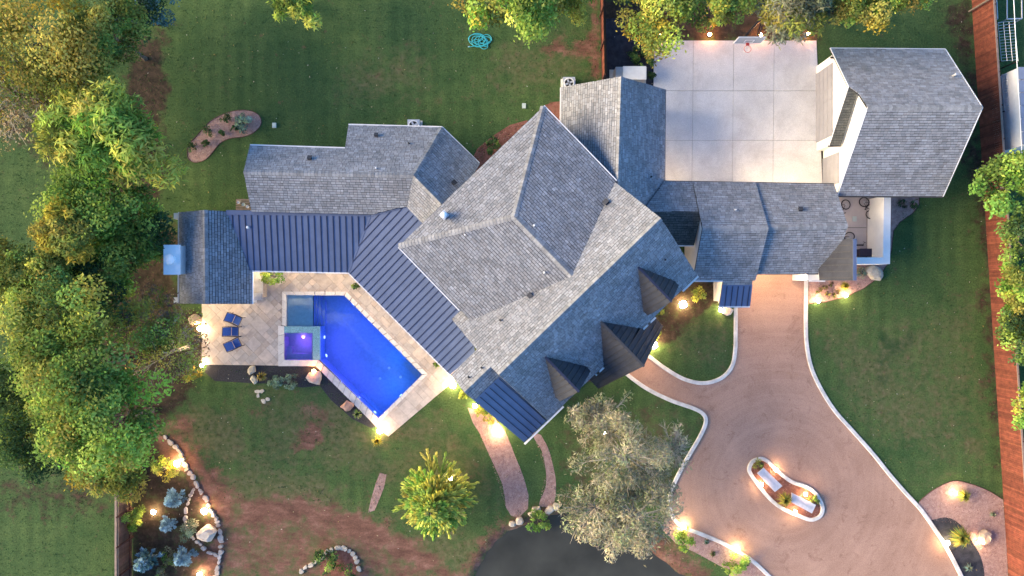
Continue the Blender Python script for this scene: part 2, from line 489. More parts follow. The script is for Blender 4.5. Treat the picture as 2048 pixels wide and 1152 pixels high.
# damp darker turf patch shaped by the sprinkler on the right lawn
dark_turf = np.maximum(soft([(1755, 668), (1770, 665), (1785, 680), (1800, 680), (1815, 664), (1832, 668), (1828, 690), (1800, 705), (1780, 715), (1775, 770), (1752, 775), (1750, 720), (1765, 700)], 0.35, 0.05),
                 0.45 * soft([(345, 60), (520, 40), (640, 60), (640, 230), (520, 300), (345, 300)], 4, 0.8))  # second mask: broad, slightly darker green area on the back lawn
ny_, nx_ = X.shape
idx = np.arange(nx_ * ny_).reshape(ny_, nx_)
hole = sdist(X, Y, wpoly(POOL_IN)) < 0.03
q = np.stack([idx[:-1, :-1], idx[:-1, 1:], idx[1:, 1:], idx[1:, :-1]], -1)
hq = hole[:-1, :-1] | hole[:-1, 1:] | hole[1:, 1:] | hole[1:, :-1]
faces = q[~hq].reshape(-1, 4)
me = bpy.data.meshes.new('ground')
me.from_pydata(np.stack([X, Y, Z], -1).reshape(-1, 3).tolist(), [], faces.tolist())
at = me.color_attributes.new('zone', 'FLOAT_COLOR', 'POINT'); at.data.foreach_set('color', zone.reshape(-1))
w4 = np.zeros((nx_ * ny_, 4), np.float32); w4[:, 0] = dark_turf.ravel(); w4[:, 3] = 1
at = me.color_attributes.new('dark_turf', 'FLOAT_COLOR', 'POINT'); at.data.foreach_set('color', w4.ravel())

def ground_mat():
    m = bpy.data.materials.new('lawn_and_soil'); m.use_nodes = True
    nt = m.node_tree; N = nt.nodes; L = nt.links; b = N['Principled BSDF']
    b.inputs['Roughness'].default_value = 0.95; b.inputs['Specular IOR Level'].default_value = 0.1
    geo = N.new('ShaderNodeNewGeometry')
    def noise(scale, detail=6, rough=0.6, vec=None):
        n = N.new('ShaderNodeTexNoise'); n.inputs['Scale'].default_value = scale; n.inputs['Detail'].default_value = detail; n.inputs['Roughness'].default_value = rough
        L.new(vec or geo.outputs['Position'], n.inputs['Vector']); return n.outputs[0]
    def ramp(x, stops):
        r = N.new('ShaderNodeValToRGB'); e = r.color_ramp.elements
        e[0].position, e[0].color = stops[0][0], stops[0][1] + (1,)
        e[1].position, e[1].color = stops[1][0], stops[1][1] + (1,)
        for p, c in stops[2:]:
            k = e.new(p); k.color = c + (1,)
        L.new(x, r.inputs[0]); return r.outputs[0]
    def mix(f, a, b_, mode='MIX'):
        x = N.new('ShaderNodeMix'); x.data_type = 'RGBA'; x.blend_type = mode
        if isinstance(f, float): x.inputs[0].default_value = f
        else: L.new(f, x.inputs[0])
        for k, v in ((6, a), (7, b_)):
            if isinstance(v, tuple): x.inputs[k].default_value = v + (1,)
            else: L.new(v, x.inputs[k])
        return x.outputs[2]
    def math_(op, a, b_=None, c=None, clamp=False):
        x = N.new('ShaderNodeMath'); x.operation = op; x.use_clamp = clamp
        for k, v in enumerate((a, b_, c)):
            if v is None: continue
            if isinstance(v, (int, float)): x.inputs[k].default_value = v
            else: L.new(v, x.inputs[k])
        return x.outputs[0]
    big = noise(0.11, 4); mid = noise(0.55, 6, 0.65); fine = noise(9.0, 4, 0.7); vf = noise(26.0, 2, 0.7)
    g1 = ramp(big, [(0.30, (0.032, 0.074, 0.030)), (0.70, (0.060, 0.102, 0.036))])
    g2 = ramp(mid, [(0.35, (0.028, 0.064, 0.026)), (0.68, (0.078, 0.118, 0.046))])
    grass = mix(0.5, g1, g2)
    # mowing bands, two directions
    sep = N.new('ShaderNodeSeparateXYZ'); L.new(geo.outputs['Position'], sep.inputs[0])
    wx = math_('SINE', math_('MULTIPLY_ADD', sep.outputs[0], 6.3, math_('MULTIPLY', mid, 3.0)))
    wy = math_('SINE', math_('MULTIPLY_ADD', sep.outputs[1], 7.4, math_('MULTIPLY', mid, 3.0)))
    stripe = math_('ADD', math_('MULTIPLY', wx, 0.85), math_('MULTIPLY', wy, 0.3))
    patch = noise(0.22, 3, 0.6)
    amp = math_('MULTIPLY', math_('SUBTRACT', patch, 0.38, clamp=True), 0.55)
    sfac = math_('MULTIPLY_ADD', stripe, amp, 0.5)
    grass = mix(1.0, grass, ramp(sfac, [(0.35, (0.95, 0.96, 0.96)), (0.65, (1.42, 1.36, 1.28))]), 'MULTIPLY')
    grass = mix(1.0, grass, ramp(fine, [(0.28, (0.55, 0.58, 0.55)), (0.72, (1.5, 1.42, 1.35))]), 'MULTIPLY')
    grass = mix(1.0, grass, ramp(vf, [(0.3, (0.72, 0.75, 0.72)), (0.7, (1.28, 1.25, 1.2))]), 'MULTIPLY')
    z = N.new('ShaderNodeAttribute'); z.attribute_name = 'zone'
    zs = N.new('ShaderNodeSeparateColor'); L.new(z.outputs['Color'], zs.inputs[0])
    w = N.new('ShaderNodeAttribute'); w.attribute_name = 'dark_turf'
    ws = N.new('ShaderNodeSeparateColor'); L.new(w.outputs['Color'], ws.inputs[0])
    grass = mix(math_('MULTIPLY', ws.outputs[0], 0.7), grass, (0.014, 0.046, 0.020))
    def broken(a, n, gain=2.2):
        # attribute sharpened and frayed by noise
        return math_('MULTIPLY_ADD', math_('ADD', math_('SUBTRACT', a, 0.5), math_('MULTIPLY', math_('SUBTRACT', n, 0.5), 2.4)), gain, 0.5, True)
    n3 = noise(1.3, 8, 0.72)
    dryc = ramp(noise(3.0, 6), [(0.35, (0.065, 0.085, 0.030)), (0.65, (0.14, 0.130, 0.070))])
    mp = N.new('ShaderNodeMapping'); mp.inputs['Rotation'].default_value = (0, 0, math.radians(28)); mp.inputs['Scale'].default_value = (0.7, 1.5, 1)
    L.new(geo.outputs['Position'], mp.inputs['Vector'])
    soil = ramp(noise(0.9, 8, 0.7, mp.outputs[0]), [(0.32, (0.085, 0.046, 0.034)), (0.5, (0.16, 0.083, 0.060)), (0.68, (0.26, 0.145, 0.11))])
    soil = mix(1.0, soil, ramp(fine, [(0.3, (0.78, 0.78, 0.78)), (0.7, (1.2, 1.2, 1.2))]), 'MULTIPLY')
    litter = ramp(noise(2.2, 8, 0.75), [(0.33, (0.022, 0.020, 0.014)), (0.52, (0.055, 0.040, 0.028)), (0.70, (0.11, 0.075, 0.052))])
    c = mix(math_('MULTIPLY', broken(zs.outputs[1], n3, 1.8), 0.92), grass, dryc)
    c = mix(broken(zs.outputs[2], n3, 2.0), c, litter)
    c = mix(broken(zs.outputs[0], n3, 1.9), c, soil)
    L.new(c, b.inputs['Base Color'])
    bp = N.new('ShaderNodeBump'); bp.inputs['Strength'].default_value = 0.5; bp.inputs['Distance'].default_value = 0.06
    L.new(noise(14.0, 4, 0.7), bp.inputs['Height']); L.new(bp.outputs[0], b.inputs['Normal'])
    return m
ground = structure(new_obj('ground', me, ground_mat()))

# ---- pond water
def water_mat(name, tintc, rough, bump, bscale, reflect=None, body=None):
    m = bpy.data.materials.new(name); m.use_nodes = True
    nt = m.node_tree; N = nt.nodes; L = nt.links; N.clear()
    o = N.new('ShaderNodeOutputMaterial')
    tr = N.new('ShaderNodeBsdfTransparent'); tr.inputs[0].default_value = tintc + (1,)
    gl = N.new('ShaderNodeBsdfGlossy'); gl.inputs['Roughness'].default_value = rough
    fr = N.new('ShaderNodeFresnel'); fr.inputs['IOR'].default_value = 1.33
    nz = N.new('ShaderNodeTexNoise'); nz.inputs['Scale'].default_value = bscale; nz.inputs['Detail'].default_value = 3
    g = N.new('ShaderNodeNewGeometry'); L.new(g.outputs['Position'], nz.inputs['Vector'])
    bp = N.new('ShaderNodeBump'); bp.inputs['Strength'].default_value = bump; bp.inputs['Distance'].default_value = 0.03
    L.new(nz.outputs[0], bp.inputs['Height'])
    L.new(bp.outputs[0], gl.inputs['Normal']); L.new(bp.outputs[0], fr.inputs['Normal'])
    base = tr.outputs[0]
    if body:
        df = N.new('ShaderNodeBsdfDiffuse')
        n2 = N.new('ShaderNodeTexNoise'); n2.inputs['Scale'].default_value = 0.4; n2.inputs['Detail'].default_value = 8; L.new(g.outputs['Position'], n2.inputs['Vector'])
        rr = N.new('ShaderNodeValToRGB'); rr.color_ramp.elements[0].position = 0.3; rr.color_ramp.elements[1].position = 0.7
        rr.color_ramp.elements[0].color = tuple(x * 0.75 for x in body[0]) + (1,); rr.color_ramp.elements[1].color = tuple(x * 1.3 for x in body[0]) + (1,)
        L.new(n2.outputs[0], rr.inputs[0]); L.new(rr.outputs[0], df.inputs[0])
        mb = N.new('ShaderNodeMixShader'); mb.inputs[0].default_value = body[1]
        L.new(base, mb.inputs[1]); L.new(df.outputs[0], mb.inputs[2]); base = mb.outputs[0]
    mx = N.new('ShaderNodeMixShader')
    L.new(fr.outputs[0], mx.inputs[0]); L.new(base, mx.inputs[1]); L.new(gl.outputs[0], mx.inputs[2])
    L.new(mx.outputs[0], o.inputs[0])
    return m
M['pond'] = water_mat('murky_pond_water', (0.25, 0.25, 0.24), 0.06, 0.35, 2.0, body=((0.050, 0.052, 0.045), 0.88))
b = MB(); b.sheet(GP([(930, 1210), (940, 1140), (970, 1092), (1005, 1056), (1045, 1046), (1075, 1034), (1104, 1024), (1140, 1024), (1195, 1038), (1245, 1062), (1296, 1090), (1330, 1108), (1358, 1130), (1390, 1155), (1415, 1210)], -0.20))
structure(b.build('pond', M['pond']))

M['kerb_dark'] = mat('joint_filler', (0.16, 0.155, 0.15), 0.95)
# ---- flat sheets: driveway, beds
def mottled(name, c1, c2, scale, fine, bump=0.5, stain=None, rings=None, soft=False):
    """two-tone surface with coarse wear and fine grain"""
    m = bpy.data.materials.new(name); m.use_nodes = True
    nt = m.node_tree; N = nt.nodes; L = nt.links; bs = N['Principled BSDF']
    bs.inputs['Roughness'].default_value = 0.92; bs.inputs['Specular IOR Level'].default_value = 0.15
    g = N.new('ShaderNodeNewGeometry')
    def nz(s, d, r=0.65, dist=0.0):
        n = N.new('ShaderNodeTexNoise'); n.inputs['Scale'].default_value = s; n.inputs['Detail'].default_value = d; n.inputs['Roughness'].default_value = r
        n.inputs['Distortion'].default_value = dist
        L.new(g.outputs['Position'], n.inputs['Vector']); return n.outputs[0]
    def rp(x, a, b_, p0=0.34, p1=0.66):
        r = N.new('ShaderNodeValToRGB'); e = r.color_ramp.elements
        e[0].position = p0; e[1].position = p1; e[0].color = a + (1,); e[1].color = b_ + (1,)
        L.new(x, r.inputs[0]); return r.outputs[0]
    def mul(a, b_):
        x = N.new('ShaderNodeMix'); x.data_type = 'RGBA'; x.blend_type = 'MULTIPLY'; x.inputs[0].default_value = 1
        L.new(a, x.inputs[6]); L.new(b_, x.inputs[7]); return x.outputs[2]
    c = rp(nz(scale, 8, 0.6, 0.4), c1, c2)
    c = mul(c, rp(nz(fine, 3, 0.7), (0.7, 0.7, 0.72), (1.3, 1.28, 1.25), 0.25, 0.75))
    if stain:
        c = mul(c, rp(nz(stain, 6, 0.7, 1.2), (0.86, 0.84, 0.83) if soft else (0.74, 0.70, 0.70), (1, 1, 1), 0.30, 0.52 if soft else 0.43))
    if rings:
        sb = N.new('ShaderNodeVectorMath'); sb.operation = 'SUBTRACT'; sb.inputs[1].default_value = rings
        L.new(g.outputs['Position'], sb.inputs[0])
        ln = N.new('ShaderNodeVectorMath'); ln.operation = 'LENGTH'; L.new(sb.outputs[0], ln.inputs[0])
        cm = N.new('ShaderNodeCombineXYZ'); L.new(ln.outputs['Value'], cm.inputs[0])
        sc2 = N.new('ShaderNodeVectorMath'); sc2.operation = 'SCALE'; sc2.inputs['Scale'].default_value = 0.07
        L.new(sb.outputs[0], sc2.inputs[0])
        ad = N.new('ShaderNodeVectorMath'); ad.operation = 'ADD'; L.new(cm.outputs[0], ad.inputs[0]); L.new(sc2.outputs[0], ad.inputs[1])
        rn = N.new('ShaderNodeTexNoise'); rn.inputs['Scale'].default_value = 2.6; rn.inputs['Detail'].default_value = 5
        L.new(ad.outputs[0], rn.inputs['Vector'])
        c = mul(c, rp(rn.outputs[0], (0.945, 0.935, 0.93), (1.03, 1.03, 1.03), 0.36, 0.6))
        c = mul(c, rp(nz(2.3, 2, 0.5), (0.66, 0.6, 0.6), (1, 1, 1), 0.20, 0.26))
    L.new(c, bs.inputs['Base Color'])
    bp = N.new('ShaderNodeBump'); bp.inputs['Strength'].default_value = bump; bp.inputs['Distance'].default_value = 0.03
    L.new(nz(fine, 3, 0.7), bp.inputs['Height']); L.new(bp.outputs[0], bs.inputs['Normal'])
    return m
M['drive'] = mottled('rose_brown_driveway_surface', (0.345, 0.212, 0.155), (0.425, 0.268, 0.198), 0.35, 18.0, 0.3, 0.9, (19.6, -14.4, 0))
M['gravel'] = mottled('pink_gravel_bed', (0.29, 0.185, 0.16), (0.44, 0.30, 0.265), 4.0, 22.0, 0.9)
M['gravel_red'] = mottled('red_mulch_bed', (0.15, 0.062, 0.045), (0.27, 0.12, 0.092), 4.0, 22.0, 0.9)
M['black_gravel'] = mottled('black_slag_gravel', (0.022, 0.025, 0.033), (0.05, 0.054, 0.068), 2.0, 26.0, 0.8)

def flat(name, pts, z, m):
    b = MB(); b.sheet(GP(pts)); o = b.build(name, m); o.location.z = z
    return structure(o)
flat('driveway', DRIVE, 0.012, M['drive'])
flat('gravel_bed', BEAN, 0.006, M['gravel'])
flat('gravel_bed', [(1617, 545), (1617, 607), (1652, 604), (1690, 594), (1727, 577), (1757, 555), (1775, 528), (1783, 500), (1787, 462), (1800, 444), (1825, 427), (1838, 410), (1838, 390), (1740, 390), (1740, 520), (1700, 525)], 0.006, M['gravel'])
SEBED = cr([(1838, 1003), (1866, 980), (1905, 962), (1935, 966), (1972, 979), (2006, 999)], False, 5)
flat('gravel_bed', SEBED + [(2012, 1080), (2018, 1195), (1930, 1195)] + list(reversed(DRIVE_R[-26:])), 0.006, M['gravel'])
DARKBED = cr([(1862, 1040), (1895, 1035), (1922, 1051), (1946, 1086), (1962, 1116), (1969, 1155), (1965, 1195)], False, 5)
flat('black_gravel_bed', DARKBED + list(reversed(DRIVE_R[-16:])), 0.018, M['black_gravel'])
flat('gravel_path', [(935, 815), (946, 846), (960, 868), (975, 902), (990, 935), (1005, 968), (1010, 995), (1012, 1015), (1022, 1031), (1037, 1036), (1056, 1017), (1057, 990), (1049, 960), (1041, 938), (1030, 912), (1022, 890), (1010, 862), (985, 830)], 0.006, M['gravel'])
flat('gravel_path', cr([(1062, 862), (1070, 880), (1084, 903), (1092, 945), (1091, 975), (1078, 1008), (1090, 1014), (1108, 1006), (1112, 968), (1107, 935), (1097, 898), (1082, 870)], False, 3), 0.006, M['gravel'])
flat('gravel_path', [(760, 946), (773, 949), (768, 975), (757, 1003), (749, 1021), (736, 1025), (743, 995), (752, 965)], 0.006, M['gravel'])
flat('gravel_bed', [(1345, 1036), (1364, 1056), (1400, 1071), (1450, 1092), (1500, 1122), (1540, 1158), (1570, 1195), (1470, 1195), (1455, 1140), (1400, 1110), (1350, 1085), (1325, 1060), (1330, 1030)], 0.006, M['gravel'])
flat('red_mulch_bed', [(1055, 240), (1020, 250), (985, 272), (955, 297), (940, 325), (960, 360), (1050, 300)], 0.006, M['gravel_red'])
flat('red_mulch_bed', [(1090, 210), (1105, 204), (1130, 202), (1130, 290), (1090, 260)], 0.006, M['gravel_red'])
flat('red_mulch_bed', [(1125, 800), (1160, 772), (1205, 750), (1200, 735), (1150, 740), (1100, 800)], 0.006, M['gravel_red'])
flat('black_mulch_bed', [(415, 729), (632, 731), (755, 853), (742, 856), (705, 838), (662, 800), (640, 772), (605, 775), (560, 768), (500, 766), (430, 762), (410, 745)], 0.006, M['mulch_dark'])
flat('black_gravel_bed', [(1207, 38), (1308, 30), (1308, 200), (1207, 200)], 0.006, M['black_gravel'])
flat('island_bed', ISLAND, 0.05, M['gravel_red'])
flat('ring_bed', cr([(650, 1108), (665, 1098), (690, 1098), (708, 1112), (714, 1135), (700, 1165), (650, 1170), (640, 1130)], True, 4), 0.006, M['gravel_red'])
flat('walk_slab', [(1620, 300), (1680, 300), (1680, 372), (1620, 372)], 0.03, M['yard'])

# ---- kerbs
def kerb(pts, w, h, name='kerb', closed=False, z0=-0.05):
    P = [G(p[0], p[1]) for p in pts]
    n = len(P); b = MB()
    offs = []
    for i in range(n):
        a = P[(i - 1) % n] if closed or i else P[i]; c = P[(i + 1) % n] if closed or i < n - 1 else P[i]
        t = (c - a).normalized(); offs.append(Vector((-t.y, t.x, 0)))
    prof = [(-0.5, z0), (-0.5, h - 0.03), (-0.5 + 0.03 / w, h), (0.5 - 0.03 / w, h), (0.5, h - 0.03), (0.5, z0)]
    vs = [P[i] + offs[i] * (a * w) + Vector((0, 0, z)) for i in range(n) for a, z in prof]
    k = len(prof); fs = []; jf = []
    run = 0.0
    for i in range(n if closed else n - 1):
        j = (i + 1) % n
        run += (P[j] - P[i]).length
        if run > 2.4 and w > 0.1:          # tooled joint between two kerb lengths
            run = 0.0; e_ = P[i].lerp(P[j], max(0.0, 1 - 0.02 / max((P[j] - P[i]).length, 0.03)))
            b.add([e_ + offs[i] * (a * w * 1.02) + Vector((0, 0, z)) for a, z in ((-0.5, 0), (0.5, 0), (0.5, h + 0.003), (-0.5, h + 0.003))] + [P[j] + offs[j] * (a * w * 1.02) + Vector((0, 0, z)) for a, z in ((-0.5, 0), (0.5, 0), (0.5, h + 0.003), (-0.5, h + 0.003))], [(3, 2, 6, 7), (0, 3, 7, 4), (2, 1, 5, 6)]); jf.append(len(fs))
        for q_ in range(k):
            r = (q_ + 1) % k
            fs.append((i * k + q_, i * k + r, j * k + r, j * k + q_))
    if not closed:
        fs.append(tuple(range(k))); fs.append(tuple((n - 1) * k + q_ for q_ in range(k - 1, -1, -1)))
    b.add(vs, fs)
    return structure(b.build(name, M['kerb']))
kerb(DRIVE_L, 0.27, 0.11)
kerb(WALK_L, 0.27, 0.11)
kerb(DRIVE_R, 0.27, 0.11)
def inset_poly(pts, d):
    cx = sum(p[0] for p in pts) / len(pts); cy = sum(p[1] for p in pts) / len(pts)
    n = len(pts); out = []
    ar = area2(pts)
    for i in range(n):
        a = pts[i - 1]; c = pts[(i + 1) % n]
        tx, ty = c[0] - a[0], c[1] - a[1]; L = math.hypot(tx, ty) or 1
        s = 1 if ar > 0 else -1
        out.append((pts[i][0] - ty / L * d * s, pts[i][1] + tx / L * d * s))
    return out
kerb(inset_poly(ISLAND, 3.7), 0.26, 0.15, closed=True)
for pts in (BEAN, SEBED, [(1617, 607), (1652, 604), (1690, 594), (1727, 577), (1757, 555), (1775, 528), (1783, 500), (1787, 462), (1800, 444), (1825, 427), (1838, 410), (1838, 392)]):
    o = kerb(pts, 0.05, 0.05, 'steel_edging', closed=pts is BEAN); o.data.materials[0] = M['mulch_brown']

M['concrete'] = mottled('court_concrete', (0.54, 0.535, 0.53), (0.65, 0.64, 0.625), 0.5, 30.0, 0.1, 0.35, soft=True)
# ---- concrete court
court = structure(flat('court_base', [(1307, 81), (1633, 81), (1646, 372), (1318, 372)], 0.008, M['kerb_dark']))
court.name = 'court'
xs = [1307.5, 1386.5, 1467, 1548, 1632.5]; ys = [81.5, 182, 281, 372]
for j in range(3):
    for i in range(4):
        p = [(xs[i] + 0.35, ys[j] + 0.35), (xs[i + 1] - 0.35, ys[j] + 0.35), (xs[i + 1] - 0.35, ys[j + 1] - 0.35), (xs[i] + 0.35, ys[j + 1] - 0.35)]
        p = [(x + (12 * (y - 81) / 290 if x > 1600 else -3 * (y - 81) / 290), y) for x, y in p]
        b = MB(); t = random.uniform(0.93, 1.05)
        b.prism([v + Vector((0, 0, 0.055)) for v in reversed(GP(p))], (0, 0, -0.05), col=(t, t, t * 1.01))
        b.build('concrete_slab', M['concrete'], court, tint=True, loc=(0, 0, -0.008))

# ---- walled yard paving
yard = structure(flat('yard_paving_base', [(1655, 380), (1745, 380), (1745, 522), (1655, 522)], 0.008, M['deck'])); yard.name = 'yard_paving'
for p in ([(1655, 380), (1732, 380), (1732, 455), (1655, 455)], [(1655, 456), (1732, 456), (1732, 522), (1655, 522)], [(1733, 380), (1745, 380), (1745, 522), (1733, 522)]):
    b = MB(); b.prism([v + Vector((0, 0, 0.05)) for v in reversed(GP(p))], (0, 0, -0.04), col=(1, 1, 1)); b.build('concrete_slab', M['yard'], yard, tint=True, loc=(0, 0, -0.008))

# ---- patio of travertine pavers
M['patio_base'] = mat('patio_bedding', (0.34, 0.29, 0.25), 0.9, 0.15, 6.0)
b = MB(); b.sheet(GP([(404, 540), (520, 520), (690, 520), (925, 748), (777, 873), (752, 852), (856, 748), (693, 583), (565, 583), (565, 651), (557, 651), (557, 731), (404, 729)]))
patio = structure(b.build('patio', M['patio_base'])); patio.location.z = 0.012

ppoly = [(p.x, p.y) for p in GP(PATIO)]
pin = wpoly(POOL_IN); pout = wpoly(POOL_OUT)
# random ashlar of 0.41 m modules turned to the long pool side
MOD = 0.42; ang = math.radians(-45.5); ca, sa = math.cos(ang), math.sin(ang)
used = set(); tiles = []
for j in range(-60, 60):
    for i in range(-80, 60):
        if (i, j) in used: continue
        w, h = random.choice(((1, 1), (2, 1), (1, 2), (2, 2), (2, 2), (2, 1), (3, 2)))
        while any((i + a, j + c) in used for a in range(w) for c in range(h)):
            if w > 1: w -= 1
            else: h -= 1
        for a in range(w):
            for c in range(h): used.add((i + a, j + c))
        tiles.append((i, j, w, h))
rp2 = [(x * ca + y * sa, -x * sa + y * ca) for x, y in ppoly]
pav = []
def split(ts):
    for i, j, w, h in ts:
        x0, x1, y0, y1 = i * MOD, (i + w) * MOD, j * MOD, (j + h) * MOD
        if w * h > 1 and any(inside(x * ca - y * sa, x * sa + y * ca, pout) for x in (x0, (x0 + x1) / 2, x1) for y in (y0, (y0 + y1) / 2, y1)):
            for a in range(w):
                for c in range(h): yield i + a, j + c, 1, 1
        else: yield i, j, w, h
for i, j, w, h in split(tiles):
    x0, x1, y0, y1 = i * MOD + 0.006, (i + w) * MOD - 0.006, j * MOD + 0.006, (j + h) * MOD - 0.006
    c = clip_rect(rp2, x0, x1, y0, y1)
    if not c or abs(area2(c)) < 0.01: continue
    wc = [(x * ca - y * sa, x * sa + y * ca) for x, y in c]
    # cut away everything over the pool: keep the pieces whose centre is outside the coping
    mx_, my_ = sum(p[0] for p in wc) / len(wc), sum(p[1] for p in wc) / len(wc)
    if inside(mx_, my_, pin) or any(inside(p[0], p[1], pin) for p in wc): continue
    pav.append((abs(area2(c)), wc))
pav.sort(key=lambda t: -t[0])
rest = MB()
def paver_into(bb, wc):
    t = random.uniform(0.82, 1.12); r = random.uniform(-0.04, 0.04)
    if area2(wc) < 0: wc = wc[::-1]
    z = 0.045 + random.uniform(-0.002, 0.002)
    bb.prism([Vector((x, y, z)) for x, y in wc], (0, 0, -0.03), col=(t + r, t, t - r))
for k, (a, wc) in enumerate(pav):
    if k < 300:
        bb = MB(); paver_into(bb, wc); bb.build('paver', M['paver'], patio, tint=True, loc=(0, 0, -0.012))
    else: paver_into(rest, wc)
if rest.v: stuff(rest.build('paver_remainder', M['paver'], patio, tint=True, loc=(0, 0, -0.012)))

# ---- swimming pool
pool = thing('swimming_pool', 'blue lit swimming pool with spa and shallow grey ledge in the paved terrace', 'pool', G(700, 700))
def wallstrip(b, p, q, z0, z1, inward=None):
    p = Vector(p); q = Vector(q)
    b.add([(p.x, p.y, z0), (q.x, q.y, z0), (q.x, q.y, z1), (p.x, p.y, z1)], [(0, 1, 2, 3)])
DEEP = -1.45
b = MB()
main = [(626, 590), (689, 591), (845, 749), (757, 836), (638, 718), (640, 652), (626, 652)]
for i in range(len(main)):
    if i in (4, 5, 6): continue
    wallstrip(b, G(*main[i]), G(*main[(i + 1) % len(main)]), DEEP, 0.02)
wallstrip(b, G(626, 652), G(626, 590), DEEP, -0.22)
b.sheet(GP(main, DEEP))
b.build('basin', M['plaster'], pool)
b = MB(); b.prism([G(570, 587, -0.22), G(570, 654, -0.22), G(626, 654, -0.22), G(626, 587, -0.22)], (0, 0, -1.2))
for p, q in (((573, 652), (573, 590)), ((573, 590), (626, 590))): wallstrip(b, G(*p), G(*q), -0.4, 0.02)
b.build('tanning_ledge', M['ledge'], pool)
for k, (x0, x1, z) in enumerate(((626, 634, -0.6), (634, 642, -0.9), (642, 650, -1.15))):
    b = MB(); b.prism([G(x0, 591, z), G(x0, 653, z), G(x1, 653, z), G(x1, 591, z)], (0, 0, DEEP - z)); b.build('step', M['plaster'], pool)
b = MB(); b.prism([G(650, 591, -0.75), G(650, 600, -0.75), G(697, 600, -0.75), G(689, 591, -0.75)], (0, 0, DEEP + 0.75)); b.build('bench_ledge', M['plaster'], pool)
b = MB(); b.prism([G(815, 717, -0.5), G(805, 727, -0.5), G(835, 757, -0.5), G(845, 748, -0.5)], (0, 0, DEEP + 0.5)); b.build('bench_ledge', M['plaster'], pool)
b = MB(); b.prism([G(715, 795, -0.7), G(757, 836, -0.7), G(764, 829, -0.7), G(722, 788, -0.7)], (0, 0, DEEP + 0.7)); b.build('bench_ledge', M['plaster'], pool)
# spa
spa = MB()
spa.sheet(GP([(569, 666), (625, 666), (625, 720), (569, 720)], -0.95))
for p, q in (((569, 720), (569, 664)), ((569, 720), (626, 720)), ((569, 666), (625, 666)), ((625, 666), (625, 720))): wallstrip(spa, G(*p), G(*q), -0.95, 0.03)
spa.build('spa_basin', M['plaster'], pool)
b = MB()
b.prism([G(569, 693, -0.5), G(569, 720, -0.5), G(584, 720, -0.5), G(584, 693, -0.5)], (0, 0, -0.44))
b.prism([G(584, 707, -0.5), G(584, 720, -0.5), G(625, 720, -0.5), G(625, 707, -0.5)], (0, 0, -0.44))
b.prism([G(569, 666, -0.45), G(569, 674, -0.45), G(625, 674, -0.45), G(625, 666, -0.45)], (0, 0, -0.49))
b.build('spa_seat', M['plaster'], pool)
b = MB()
for quad in ([(568, 653), (568, 665.8), (640, 665.8), (640, 653)], [(625.2, 665.8), (625.2, 720), (640, 720), (640, 665.8)]):
    b.prism([G(x, y, 0.06) for x, y in quad], (0, 0, -1.5))
b.build('spa_wall', M['tile'], pool)
M['pool_water'] = water_mat('clear_pool_water', (0.80, 0.92, 0.98), 0.02, 0.5, 3.0)
b = MB(); b.sheet(GP([(572, 589), (690, 590), (846, 749), (757, 837), (639.5, 722), (640.2, 652.5), (572, 652.5)], -0.09)); b.build('water', M['pool_water'], pool)
b = MB(); b.sheet(GP([(568.5, 665.5), (625.5, 665.5), (625.5, 720.5), (568.5, 720.5)], -0.02)); b.build('spa_water', M['pool_water'], pool)
# coping stones, one by one along each side
def coping_run(a_in, b_in, a_out, b_out, n):
    a_in, b_in, a_out, b_out = (G(*p) for p in (a_in, b_in, a_out, b_out))
    for k in range(n):
        t0, t1 = k / n + 0.004, (k + 1) / n - 0.004
        quad = [a_in.lerp(b_in, t0), a_in.lerp(b_in, t1), a_out.lerp(b_out, t1), a_out.lerp(b_out, t0)]
        if area2([(p.x, p.y) for p in quad]) < 0: quad.reverse()
        t = random.uniform(0.92, 1.06)
        bb = MB(); bb.prism([p + Vector((0, 0, 0.075)) for p in quad], (0, 0, -0.09), col=(t, t, t * 0.99)); bb.build('coping_stone', M['coping'], pool, tint=True)
I, O = POOL_IN, POOL_OUT
for k, n in ((0, 6), (1, 14), (2, 8), (3, 11), (4, 4), (5, 4), (7, 4)):
    coping_run(I[k], I[(k + 1) % 8], O[k], O[(k + 1) % 8], n)
# drains and jets
for x, y in ((778, 736), (801, 754), (760, 757)):
    b = MB(); b.lathe([(0.10, DEEP + 0.003), (0.10, DEEP + 0.03), (0.05, DEEP + 0.045)], G(x, y, 0) * 1.03, 12)
    b.build('floor_drain', M['trim'], pool)
def pool_light(px, py, z, col, power, face, m, r=0.12):
    p = G(px, py, 0); p.z = z
    b = MB(); b.lathe([(r, -0.02), (r, 0.02), (r * 0.6, 0.05)], (0, 0, 0), 14)
    o = b.build('pool_lamp', m, pool, loc=p - pool.location)
    o.rotation_euler = Vector(face).to_track_quat('Z', 'Y').to_euler()
    l = bpy.data.lights.new('pool_light', 'POINT'); l.energy = power; l.color = col; l.shadow_soft_size = 0.3 if r > 0.1 else 0.05
    lo = bpy.data.objects.new('pool_light', l); COL.objects.link(lo); lo.parent = pool
    lo.location = p + Vector(face).normalized() * (0.9 if r > 0.1 else 0.3) - pool.location
PB = (0.03, 0.10, 1.0)
VB = (0.09, 0.06, 1.0)
